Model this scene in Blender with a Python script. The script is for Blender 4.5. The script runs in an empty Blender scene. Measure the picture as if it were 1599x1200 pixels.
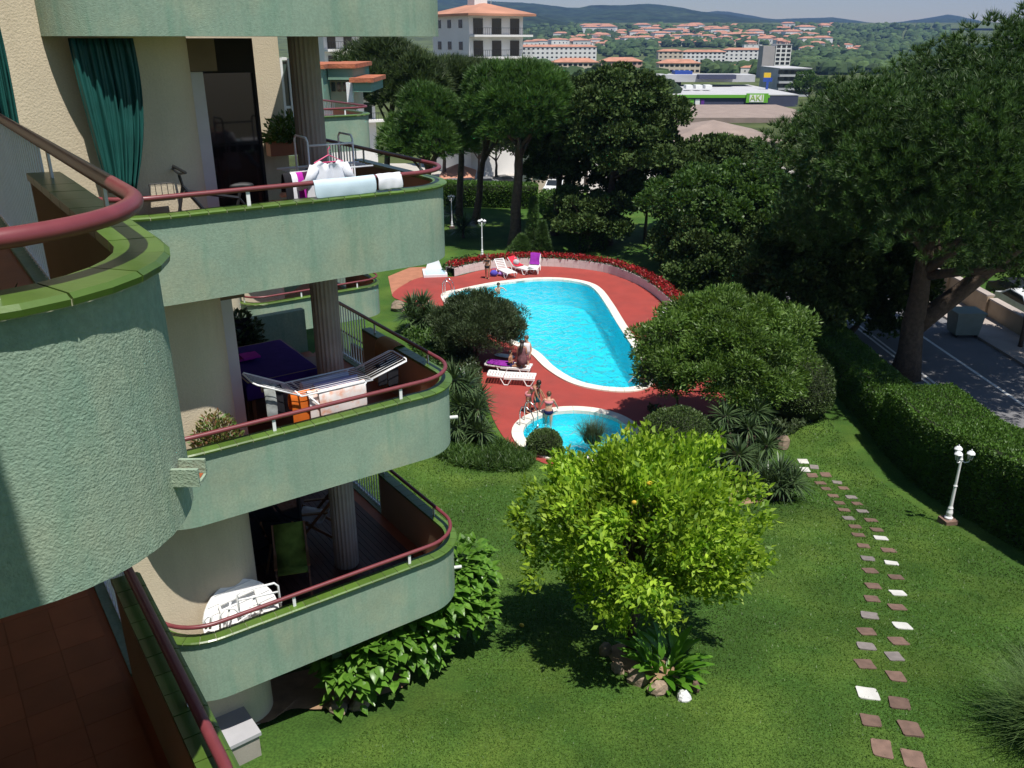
import bpy, math, random
import numpy as np
from mathutils import Vector, Matrix, noise as mnoise
R = math.radians
rng = np.random.default_rng(11)
random.seed(11)
sc = bpy.context.scene
COL = sc.collection

# ------------------------------------------------------------------ camera, sky, sun
CZ, PITCH, F = 13.3, R(21.95), 1340.0          # eye height, downward pitch, focal length in photo pixels
cd = bpy.data.cameras.new('camera'); cam = bpy.data.objects.new('camera', cd); COL.objects.link(cam)
cd.sensor_width = 36.0; cd.lens = F / 1599 * 36; cd.clip_end = 30000; cd.clip_start = 0.05
cam.location = (0, 0, CZ); cam.rotation_euler = (math.pi / 2 - PITCH, 0, 0)
sc.camera = cam
SUN_EL = R(67); SAZ = R(150)                    # azimuth clockwise from +Y
sund = Vector((math.sin(SAZ) * math.cos(SUN_EL), math.cos(SAZ) * math.cos(SUN_EL), math.sin(SUN_EL)))
w = bpy.data.worlds.new('World'); sc.world = w; w.use_nodes = True
wn = w.node_tree.nodes; wl = w.node_tree.links
sky = wn.new('ShaderNodeTexSky'); sky.sky_type = 'NISHITA'; sky.sun_disc = False
sky.sun_elevation = SUN_EL; sky.sun_rotation = SAZ; sky.air_density = 1.15; sky.dust_density = 0.15; sky.ozone_density = 3.0
wl.new(sky.outputs[0], wn['Background'].inputs[0]); wn['Background'].inputs[1].default_value = 0.068
ld = bpy.data.lights.new('sun', 'SUN'); ld.energy = 4.8; ld.angle = R(0.55); ld.color = (1.0, 0.955, 0.88)
so = bpy.data.objects.new('sun', ld); COL.objects.link(so); so.rotation_euler = sund.to_track_quat('Z', 'Y').to_euler()
so.location = (10, -10, 40)
vs = sc.view_settings; vs.view_transform = 'Standard'; vs.look = 'None'; vs.exposure = 0.4; vs.gamma = 1.0; vs.use_curve_mapping = False

# ------------------------------------------------------------------ pixel and building coordinates
cp, sp = math.cos(PITCH), math.sin(PITCH)
def ray(px, py):
    a = (px - 799.5) / F; b = (600 - py) / F
    return Vector((a, b * sp + cp, b * cp - sp))
def atz(px, py, z):
    d = ray(px, py); t = (z - CZ) / d.z; return Vector((d.x * t, d.y * t, z))
def atY(px, py, Y):
    d = ray(px, py); t = Y / d.y; return Vector((d.x * t, Y, CZ + d.z * t))
UX, UY = math.sin(R(55)), math.cos(R(55))
def BU(u, v, z=0.0): return Vector((u * UX - v * UY, u * UY + v * UX, z))
def uv(p): return p.x * UX + p.y * UY, -p.x * UY + p.y * UX
def atv(px, py, v):
    d = ray(px, py); t = v / (-d.x * UY + d.y * UX); return Vector((d.x * t, d.y * t, CZ + d.z * t))
def atu(px, py, u):
    d = ray(px, py); t = u / (d.x * UX + d.y * UY); return Vector((d.x * t, d.y * t, CZ + d.z * t))
UROT = math.atan2(UY, UX)                        # rotation that turns +X into the u axis

def sstep(a, b, x):
    t = min(1.0, max(0.0, (x - a) / (b - a))); return t * t * (3 - 2 * t)
def lerp_tab(tab, x):
    if x <= tab[0][0]: return tab[0][1]
    for (a, b), (c, d) in zip(tab, tab[1:]):
        if x <= c: return b + (d - b) * (x - a) / (c - a)
    return tab[-1][1]
TER = [(-60, 3.2), (10.5, 3.2), (13, 2.75), (22.5, 0.42), (24.6, 0.0), (72, 0.0), (84, -0.6), (108, -6.0), (300, -9.0), (900, -13.0), (1250, -11.0), (1700, 6.0), (2400, 38.0), (3000, 60.0), (9000, 60.0)]
def gz(x, y): return lerp_tab(TER, y)
def ong(px, py):
    d = ray(px, py); t = 2.0; st = 0.25
    while t < 6000:
        p = Vector((0, 0, CZ)) + d * t
        if p.z <= gz(p.x, p.y): break
        t += st; st *= 1.003
    lo, hi = t - st, t
    for _ in range(24):
        m = (lo + hi) / 2; p = Vector((0, 0, CZ)) + d * m
        if p.z <= gz(p.x, p.y): hi = m
        else: lo = m
    p = Vector((0, 0, CZ)) + d * hi; p.z = gz(p.x, p.y); return p

# ------------------------------------------------------------------ mesh helpers
def wloc(o):
    p = Vector((0, 0, 0))
    while o is not None:
        p += o.location; o = o.parent
    return p
def link(o, parent=None):
    COL.objects.link(o)
    if parent is not None: o.parent = parent
    return o
def tag(o, label=None, cat=None, group=None, kind=None):
    if label: o['label'] = label
    if cat: o['category'] = cat
    if group: o['group'] = group
    if kind: o['kind'] = kind
    return o
def thing(name, label, cat, loc=(0, 0, 0), rz=0.0, group=None):
    o = bpy.data.objects.new(name, None); o.empty_display_size = 0.2; link(o)
    o.location = loc; o.rotation_euler = (0, 0, rz)
    return tag(o, label, cat, group)
def copy_tree(o, parent=None):
    c = o.copy(); COL.objects.link(c); c.parent = parent
    for ch in o.children: copy_tree(ch, c)
    return c

class MB:
    def __init__(s): s.v = []; s.f = []; s.m = []
    def add(s, vs_, fs, mi=0):
        n = len(s.v); s.v += [tuple(p) for p in vs_]
        for f in fs: s.f.append(tuple(i + n for i in f)); s.m.append(mi)
        return s
    def box(s, c, d, rz=0.0, mi=0, tilt=None):
        c = Vector(c); M = Matrix.Rotation(rz, 3, 'Z')
        if tilt is not None: M = M @ tilt
        hx, hy, hz = d[0] / 2, d[1] / 2, d[2] / 2
        vs_ = [c + M @ Vector((x * hx, y * hy, z * hz)) for z in (-1, 1) for x, y in ((-1, -1), (1, -1), (1, 1), (-1, 1))]
        return s.add(vs_, [(3, 2, 1, 0), (4, 5, 6, 7), (0, 1, 5, 4), (1, 2, 6, 5), (2, 3, 7, 6), (3, 0, 4, 7)], mi)
    def bubox(s, u0, u1, v0, v1, z0, z1, mi=0):
        c = BU((u0 + u1) / 2, (v0 + v1) / 2, (z0 + z1) / 2)
        return s.box(c, (abs(u1 - u0), abs(v1 - v0), abs(z1 - z0)), UROT, mi)
    def prism(s, poly, z0, z1, mi=0):
        n = len(poly)
        vs_ = [(p[0], p[1], z0) for p in poly] + [(p[0], p[1], z1) for p in poly]
        fs = [tuple(range(n - 1, -1, -1)), tuple(range(n, 2 * n))] + [(i, (i + 1) % n, n + (i + 1) % n, n + i) for i in range(n)]
        return s.add(vs_, fs, mi)
    def bar(s, p, q, w_, h, mi=0):
        p, q = Vector(p), Vector(q); d = q - p; L = d.length
        if L < 1e-6: return s
        M = d.to_track_quat('X', 'Z').to_matrix(); c = (p + q) / 2
        vs_ = [c + M @ Vector((x * L / 2, y * w_ / 2, z * h / 2)) for z in (-1, 1) for x, y in ((-1, -1), (1, -1), (1, 1), (-1, 1))]
        return s.add(vs_, [(3, 2, 1, 0), (4, 5, 6, 7), (0, 1, 5, 4), (1, 2, 6, 5), (2, 3, 7, 6), (3, 0, 4, 7)], mi)
    def tube(s, pts, r, n=8, mi=0, closed=False):
        pts = [Vector(p) for p in pts]; k = len(pts)
        rr = r if isinstance(r, (list, tuple)) else [r] * k
        vs_ = []; prev = None
        for i, p in enumerate(pts):
            if closed: t = pts[(i + 1) % k] - pts[i - 1]
            else: t = pts[min(i + 1, k - 1)] - pts[max(i - 1, 0)]
            t.normalize()
            if prev is None:
                a = Vector((0, 0, 1)) if abs(t.z) < 0.9 else Vector((1, 0, 0))
                x = t.cross(a).normalized()
            else:
                x = (prev - t * prev.dot(t)).normalized()
            prev = x; y = t.cross(x)
            for j in range(n):
                an = 2 * math.pi * j / n
                vs_.append(p + (x * math.cos(an) + y * math.sin(an)) * rr[i])
        fs = []
        for i in range(k if closed else k - 1):
            a = i * n; b = ((i + 1) % k) * n
            for j in range(n): fs.append((a + j, a + (j + 1) % n, b + (j + 1) % n, b + j))
        if not closed:
            fs.append(tuple(range(n - 1, -1, -1))); fs.append(tuple(range((k - 1) * n, k * n)))
        return s.add(vs_, fs, mi)
    def lathe(s, prof, c=(0, 0, 0), n=14, mi=0):
        c = Vector(c); vs_ = []; k = len(prof)
        for r, z in prof:
            for j in range(n):
                an = 2 * math.pi * j / n; vs_.append(c + Vector((r * math.cos(an), r * math.sin(an), z)))
        fs = [(i * n + j, i * n + (j + 1) % n, (i + 1) * n + (j + 1) % n, (i + 1) * n + j) for i in range(k - 1) for j in range(n)]
        fs.append(tuple(range(n - 1, -1, -1))); fs.append(tuple(range((k - 1) * n, k * n)))
        return s.add(vs_, fs, mi)
    def ell(s, c, rad, n=10, m=6, mi=0, jit=0.0):
        c = Vector(c); vs_ = [c + Vector((0, 0, -rad[2]))]
        for i in range(1, m):
            ph = -math.pi / 2 + math.pi * i / m
            for j in range(n):
                an = 2 * math.pi * j / n; k = 1 + random.uniform(-jit, jit)
                vs_.append(c + Vector((rad[0] * math.cos(ph) * math.cos(an) * k, rad[1] * math.cos(ph) * math.sin(an) * k, rad[2] * math.sin(ph) * k)))
        vs_.append(c + Vector((0, 0, rad[2]))); L = len(vs_) - 1
        fs = [(0, 1 + (j + 1) % n, 1 + j) for j in range(n)]
        for i in range(m - 2):
            a = 1 + i * n; b = a + n
            fs += [(a + j, a + (j + 1) % n, b + (j + 1) % n, b + j) for j in range(n)]
        a = 1 + (m - 2) * n; fs += [(a + j, a + (j + 1) % n, L) for j in range(n)]
        return s.add(vs_, fs, mi)
    def grid(s, rows, mi=0, closed=False):
        n = len(rows[0]); vs_ = [p for r in rows for p in r]; fs = []
        for i in range(len(rows) - 1):
            for j in range(n if closed else n - 1):
                fs.append((i * n + j, i * n + (j + 1) % n, (i + 1) * n + (j + 1) % n, (i + 1) * n + j))
        return s.add(vs_, fs, mi)
    def mesh(s, name, mats, off=Vector((0, 0, 0)), smooth=False):
        me = bpy.data.meshes.new(name)
        me.from_pydata([(p[0] - off.x, p[1] - off.y, p[2] - off.z) for p in s.v], [], s.f)
        if not isinstance(mats, (list, tuple)): mats = [mats]
        for m in mats: me.materials.append(m)
        if len(mats) > 1: me.polygons.foreach_set('material_index', s.m)
        if smooth: me.polygons.foreach_set('use_smooth', [True] * len(s.f))
        me.update(); return me
    def build(s, name, mats, parent=None, loc=None, smooth=False, local=False):
        off = Vector((0, 0, 0)) if (parent is None or local) else wloc(parent)
        if loc is not None: off = off + (Vector(loc) if parent is None or local else Vector(loc) - off)
        o = bpy.data.objects.new(name, s.mesh(name, mats, off, smooth))
        link(o, parent)
        if loc is not None: o.location = Vector(loc) - (wloc(parent) if parent is not None and not local else Vector((0, 0, 0)))
        return o
def inst(name, me, parent, loc, rot=(0, 0, 0), scale=(1, 1, 1)):
    o = bpy.data.objects.new(name, me); link(o, parent)
    o.location = Vector(loc) - (wloc(parent) if parent is not None else Vector((0, 0, 0)))
    o.rotation_euler = rot; o.scale = scale; return o
def np_mesh(name, V, n, mat, smooth=False):
    """V: (faces*n,3) array, each face has n own vertices."""
    V = np.asarray(V, dtype=np.float32).reshape(-1, 3); nf = len(V) // n
    me = bpy.data.meshes.new(name)
    me.vertices.add(len(V)); me.vertices.foreach_set('co', V.ravel())
    me.loops.add(len(V)); me.loops.foreach_set('vertex_index', np.arange(len(V), dtype=np.int32))
    me.polygons.add(nf); me.polygons.foreach_set('loop_start', np.arange(0, len(V), n, dtype=np.int32))
    me.polygons.foreach_set('loop_total', np.full(nf, n, dtype=np.int32))
    if smooth: me.polygons.foreach_set('use_smooth', np.ones(nf, dtype=bool))
    me.materials.append(mat); me.update(); me.validate(); return me
def np_obj(name, V, n, mat, parent=None, loc=None):
    V = np.asarray(V, dtype=np.float64).reshape(-1, 3)
    base = np.array(loc if loc is not None else ((0, 0, 0) if parent is None else wloc(parent)), dtype=np.float64)
    o = bpy.data.objects.new(name, np_mesh(name, V - base, n, mat)); link(o, parent)
    if loc is not None: o.location = Vector(loc) - (wloc(parent) if parent is not None else Vector((0, 0, 0)))
    return o
def unit(a): return a / np.maximum(1e-9, np.linalg.norm(a, axis=1, keepdims=True))
def rdir(n): return unit(rng.normal(size=(n, 3)))
def leaf_quads(P, D, L, W, fold=0.12):
    n = len(P); S = unit(np.cross(D, rdir(n))); N = np.cross(S, D)
    L = L * rng.uniform(0.7, 1.25, (n, 1)); W = W * rng.uniform(0.75, 1.2, (n, 1))
    mid = P + D * L * 0.45
    return np.stack([P, mid + S * W / 2 + N * W * fold, P + D * L - N * L * fold, mid - S * W / 2 + N * W * fold], 1).reshape(-1, 3)
def clump_leaves(C, Rr, per, L, W, up=0.25, shell=0.45, rand=0.75, flat=0.8):
    C = np.asarray(C, float); K = len(C); idx = np.repeat(np.arange(K), per); n = len(idx)
    d = rdir(n); d[:, 2] = np.where(d[:, 2] < -0.35, -d[:, 2], d[:, 2])
    rad = (shell + (1 - shell) * rng.random((n, 1)) ** 0.6) * np.asarray(Rr, float)[idx][:, None]
    P = C[idx] + d * rad * np.array([1, 1, flat])
    D = unit(d + rdir(n) * rand + np.array([0, 0, up]))
    return leaf_quads(P, D, L, W)
def tufts(P, M, k, L, wd, spread=0.75):
    n = len(P); idx = np.repeat(np.arange(n), k)
    D = unit(M[idx] + rdir(n * k) * spread); LL = L * rng.uniform(0.65, 1.2, (n * k, 1))
    S = unit(np.cross(D, rdir(n * k))) * wd / 2
    B = P[idx] + D * LL * 0.08
    return np.stack([B - S, B + S, P[idx] + D * LL], 1).reshape(-1, 3)

# ------------------------------------------------------------------ materials
MATS = {}
def rgb(r, g, b):
    f = lambda c: ((c / 255 + 0.055) / 1.055) ** 2.4 if c > 10 else c / 255 / 12.92
    return (f(r), f(g), f(b), 1)
def mat(name, col, rough=0.7, var=0.15, vscale=3.0, bump=0.0, bscale=60.0, bdist=0.01, metal=0.0, stain=None, sscale=0.6, samt=0.5, objvar=0.0, spec=0.5, grain=0.0, gscale=120.0, streak=None, stamt=0.5):
    if name in MATS: return MATS[name]
    m = bpy.data.materials.new(name); m.use_nodes = True; nt = m.node_tree; N = nt.nodes; Lk = nt.links
    b = N['Principled BSDF']; b.inputs['Roughness'].default_value = rough; b.inputs['Metallic'].default_value = metal
    b.inputs['Specular IOR Level'].default_value = spec
    geo = N.new('ShaderNodeNewGeometry'); pos = geo.outputs['Position']
    n1 = N.new('ShaderNodeTexNoise'); n1.inputs['Scale'].default_value = vscale; n1.inputs['Detail'].default_value = 5; Lk.new(pos, n1.inputs['Vector'])
    mr = N.new('ShaderNodeMapRange'); mr.inputs[1].default_value = 0.3; mr.inputs[2].default_value = 0.7
    mr.inputs[3].default_value = 1 - var; mr.inputs[4].default_value = 1 + var; Lk.new(n1.outputs[0], mr.inputs[0])
    last = mr.outputs[0]
    if grain > 0:
        n3 = N.new('ShaderNodeTexNoise'); n3.inputs['Scale'].default_value = gscale; n3.inputs['Detail'].default_value = 3; Lk.new(pos, n3.inputs['Vector'])
        m3 = N.new('ShaderNodeMapRange'); m3.inputs[1].default_value = 0.3; m3.inputs[2].default_value = 0.7; m3.inputs[3].default_value = 1 - grain; m3.inputs[4].default_value = 1 + grain
        Lk.new(n3.outputs[0], m3.inputs[0]); mu = N.new('ShaderNodeMath'); mu.operation = 'MULTIPLY'; Lk.new(last, mu.inputs[0]); Lk.new(m3.outputs[0], mu.inputs[1]); last = mu.outputs[0]
    if objvar > 0:
        oi = N.new('ShaderNodeObjectInfo'); m4 = N.new('ShaderNodeMapRange'); m4.inputs[3].default_value = 1 - objvar; m4.inputs[4].default_value = 1 + objvar
        Lk.new(oi.outputs['Random'], m4.inputs[0]); mu = N.new('ShaderNodeMath'); mu.operation = 'MULTIPLY'; Lk.new(last, mu.inputs[0]); Lk.new(m4.outputs[0], mu.inputs[1]); last = mu.outputs[0]
    base = N.new('ShaderNodeRGB'); base.outputs[0].default_value = col; cin = base.outputs[0]
    if stain is not None:
        n2 = N.new('ShaderNodeTexNoise'); n2.inputs['Scale'].default_value = sscale; n2.inputs['Detail'].default_value = 6; n2.inputs['Roughness'].default_value = 0.62; Lk.new(pos, n2.inputs['Vector'])
        r2 = N.new('ShaderNodeMapRange'); r2.inputs[1].default_value = 0.45; r2.inputs[2].default_value = 0.68; r2.inputs[4].default_value = samt; Lk.new(n2.outputs[0], r2.inputs[0])
        mx = N.new('ShaderNodeMix'); mx.data_type = 'RGBA'; Lk.new(r2.outputs[0], mx.inputs[0]); Lk.new(cin, mx.inputs[6]); mx.inputs[7].default_value = stain; cin = mx.outputs[2]
    if streak is not None:
        mp = N.new('ShaderNodeMapping'); mp.inputs['Scale'].default_value = (2.6, 2.6, 0.32); Lk.new(pos, mp.inputs[0])
        n5 = N.new('ShaderNodeTexNoise'); n5.inputs['Scale'].default_value = 1.6; n5.inputs['Detail'].default_value = 7; n5.inputs['Roughness'].default_value = 0.65; Lk.new(mp.outputs[0], n5.inputs['Vector'])
        r5 = N.new('ShaderNodeMapRange'); r5.inputs[1].default_value = 0.50; r5.inputs[2].default_value = 0.66; r5.inputs[4].default_value = stamt; Lk.new(n5.outputs[0], r5.inputs[0])
        mx = N.new('ShaderNodeMix'); mx.data_type = 'RGBA'; Lk.new(r5.outputs[0], mx.inputs[0]); Lk.new(cin, mx.inputs[6]); mx.inputs[7].default_value = streak; cin = mx.outputs[2]
    vm = N.new('ShaderNodeVectorMath'); vm.operation = 'SCALE'; Lk.new(cin, vm.inputs[0]); Lk.new(last, vm.inputs['Scale'])
    Lk.new(vm.outputs[0], b.inputs['Base Color'])
    if bump > 0:
        nb = N.new('ShaderNodeTexNoise'); nb.inputs['Scale'].default_value = bscale; nb.inputs['Detail'].default_value = 4; Lk.new(pos, nb.inputs['Vector'])
        bp = N.new('ShaderNodeBump'); bp.inputs['Strength'].default_value = bump; bp.inputs['Distance'].default_value = bdist
        Lk.new(nb.outputs[0], bp.inputs['Height']); Lk.new(bp.outputs[0], b.inputs['Normal'])
    MATS[name] = m; return m
def leafmat(name, c1, c2, c3=None, rough=0.5, trans=0.3, clump=0.25, cscale=0.8, spec=0.4):
    if name in MATS: return MATS[name]
    m = bpy.data.materials.new(name); m.use_nodes = True; nt = m.node_tree; N = nt.nodes; Lk = nt.links
    b = N['Principled BSDF']; b.inputs['Roughness'].default_value = rough; b.inputs['Specular IOR Level'].default_value = spec
    geo = N.new('ShaderNodeNewGeometry'); oi = N.new('ShaderNodeObjectInfo')
    ad = N.new('ShaderNodeMath'); ad.operation = 'ADD'; Lk.new(geo.outputs['Random Per Island'], ad.inputs[0]); Lk.new(oi.outputs['Random'], ad.inputs[1])
    fr = N.new('ShaderNodeMath'); fr.operation = 'FRACT'; Lk.new(ad.outputs[0], fr.inputs[0])
    cr = N.new('ShaderNodeValToRGB'); cr.color_ramp.elements[0].color = c1; cr.color_ramp.elements[1].color = c2
    if c3 is not None:
        e = cr.color_ramp.elements.new(0.93); e.color = c3
        cr.color_ramp.elements[1].position = 0.86
        cr.color_ramp.elements[-1].color = c3
    Lk.new(fr.outputs[0], cr.inputs[0])
    n1 = N.new('ShaderNodeTexNoise'); n1.inputs['Scale'].default_value = cscale; n1.inputs['Detail'].default_value = 3; Lk.new(geo.outputs['Position'], n1.inputs['Vector'])
    mr = N.new('ShaderNodeMapRange'); mr.inputs[1].default_value = 0.3; mr.inputs[2].default_value = 0.7; mr.inputs[3].default_value = 1 - clump; mr.inputs[4].default_value = 1 + clump; Lk.new(n1.outputs[0], mr.inputs[0])
    vm = N.new('ShaderNodeVectorMath'); vm.operation = 'SCALE'; Lk.new(cr.outputs[0], vm.inputs[0]); Lk.new(mr.outputs[0], vm.inputs['Scale'])
    Lk.new(vm.outputs[0], b.inputs['Base Color'])
    if trans > 0:
        tr = N.new('ShaderNodeBsdfTranslucent'); vm2 = N.new('ShaderNodeVectorMath'); vm2.operation = 'MULTIPLY'
        Lk.new(vm.outputs[0], vm2.inputs[0]); vm2.inputs[1].default_value = (1.5, 1.6, 0.6); Lk.new(vm2.outputs[0], tr.inputs[0])
        ms = N.new('ShaderNodeMixShader'); ms.inputs[0].default_value = trans; Lk.new(b.outputs[0], ms.inputs[1]); Lk.new(tr.outputs[0], ms.inputs[2])
        Lk.new(ms.outputs[0], N['Material Output'].inputs[0])
    MATS[name] = m; return m
def C4(r, g, b): return (r, g, b, 1)
GREEN = mat('green_stucco', C4(0.232, 0.325, 0.25), 0.85, 0.08, 1.3, 0.9, 100, 0.0058, stain=C4(0.315, 0.36, 0.255), sscale=1.1, samt=0.8, streak=C4(0.135, 0.265, 0.195), stamt=0.48, grain=0.10, gscale=35, spec=0.2)
CREAM = mat('cream_stucco', C4(0.58, 0.50, 0.37), 0.9, 0.07, 0.8, 0.5, 45, 0.012, stain=C4(0.50, 0.44, 0.33), samt=0.5, streak=C4(0.47, 0.40, 0.29), stamt=0.35, spec=0.2, grain=0.05, gscale=60)
TAN = mat('tan_inner_stucco', C4(0.36, 0.25, 0.16), 0.9, 0.10, 1.2, 0.3, 40, 0.01, spec=0.2)
TILE = mat('green_glazed_tile', C4(0.070, 0.130, 0.020), 0.34, 0.10, 9, 0.08, 30, 0.01, objvar=0.22, spec=0.6)
GROUT = mat('tile_grout', C4(0.30, 0.30, 0.20), 0.9, 0.1)
MAROON = mat('maroon_rail_paint', C4(0.16, 0.035, 0.042), 0.38, 0.12, 8, 0.05, 60, 0.003)
WHITE = mat('white_metal_paint', C4(0.76, 0.77, 0.78), 0.4, 0.04, 5)
CONC = mat('grey_concrete', C4(0.30, 0.275, 0.24), 0.9, 0.14, 2.5, 0.4, 70, 0.01, grain=0.08)
GLASS = mat('dark_window_glass', C4(0.012, 0.014, 0.017), 0.06, 0.2, 1.0, spec=0.6)
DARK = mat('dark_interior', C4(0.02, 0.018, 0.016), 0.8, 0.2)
WOOD = mat('dark_red_deck_board', C4(0.065, 0.022, 0.016), 0.5, 0.25, 6, 0.15, 40, 0.005, objvar=0.25)
OAK = mat('brown_wood', C4(0.17, 0.075, 0.03), 0.5, 0.2, 8)
TERRA = mat('terracotta_floor_tile', C4(0.30, 0.078, 0.027), 0.5, 0.12, 4, 0.1, 60, 0.004, objvar=0.14)
PLASTIC = mat('white_plastic', C4(0.80, 0.80, 0.79), 0.35, 0.03)
BLACK = mat('black_rubber', C4(0.018, 0.018, 0.02), 0.6, 0.1)
STEEL = mat('stainless_steel', C4(0.62, 0.63, 0.64), 0.22, 0.05, metal=1.0)
BARK = mat('brown_bark', C4(0.085, 0.06, 0.042), 0.95, 0.35, 6, 0.9, 14, 0.05, grain=0.2, gscale=30)
SOIL = mat('bare_soil', C4(0.27, 0.17, 0.10), 0.95, 0.25, 4, 0.6, 40, 0.02, grain=0.2)
ROCK = mat('garden_rock', C4(0.24, 0.18, 0.13), 0.9, 0.3, 6, 0.8, 18, 0.03, grain=0.15, objvar=0.25)
CORE = mat('foliage_shade', C4(0.02, 0.028, 0.010), 0.95, 0.3)  # shade inside foliage, put into a near-black colour
# ------------------------------------------------------------------ ground sheet and setting surfaces
LAWN = mat('lawn_grass', C4(0.046, 0.103, 0.017), 0.9, 0.22, 0.55, 0.9, 55, 0.03, stain=C4(0.095, 0.150, 0.025), sscale=0.38, samt=0.85, grain=0.35, gscale=26, spec=0.15)
SCRUB = mat('far_ground', C4(0.075, 0.095, 0.035), 0.95, 0.35, 0.02, grain=0.3, gscale=0.08, spec=0.1)
def ground_sheet():
    ys = list(np.arange(-40, 90, 1.0)) + list(np.arange(90, 320, 10.0)) + list(np.arange(320, 1250, 60.0)) + list(np.arange(1250, 3100, 90.0)) + [3600, 4500, 6000, 9000]
    ys = sorted(set(float(y) for y in ys) | {10.5, 22.5, 24.6})
    mb = MB(); rows = []
    for y in ys:
        hw = 60 + 1.2 * max(0, y)
        rows.append([(x, y, gz(x, y)) for x in np.linspace(-hw, hw, 33)])
    mb.grid(rows)
    for i, f in enumerate(mb.f): mb.m[i] = 1 if mb.v[f[0]][1] > 88 else 0
    o = mb.build('ground', [LAWN, SCRUB]); return tag(o, kind='structure')
ground_sheet()

# ------------------------------------------------------------------ the stepped apartment building
class BPath:
    """balcony edge in plan: up the left side, rounded corner, front, rounded corner, up the right side"""
    def __init__(s, u0, u1, vf, r, vl, ve, rl=None):
        s.u0, s.u1, s.vf, s.r, s.vl, s.ve = u0, u1, vf, r, vl, ve; s.rl = r if rl is None else rl
        s.seg = [vl - (vf + s.rl), s.rl * math.pi / 2, (u1 - r) - (u0 + s.rl), r * math.pi / 2, ve - (vf + r)]
        s.cum = [0]
        for q in s.seg: s.cum.append(s.cum[-1] + q)
        s.L = s.cum[-1]
    def ev(s, t, off=0.0):
        t = min(max(t, 0), s.L); k = 0
        while k < 4 and t > s.cum[k + 1]: k += 1
        a = t - s.cum[k]
        if k == 0: return s.u0 + off, s.vl - a
        if k == 1:
            an = math.pi + a / s.rl; return s.u0 + s.rl + (s.rl - off) * math.cos(an), s.vf + s.rl + (s.rl - off) * math.sin(an)
        if k == 2: return s.u0 + s.rl + a, s.vf + off
        if k == 3:
            an = -math.pi / 2 + a / s.r; return s.u1 - s.r + (s.r - off) * math.cos(an), s.vf + s.r + (s.r - off) * math.sin(an)
        return s.u1 - off, s.vf + s.r + a
    def samples(s, t0, t1, step=0.12):
        n = max(1, int((t1 - t0) / step)); ts = list(np.linspace(t0, t1, n + 1))
        return ts
    def pt(s, t, off, z): u, v = s.ev(t, off); return BU(u, v, z)

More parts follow.
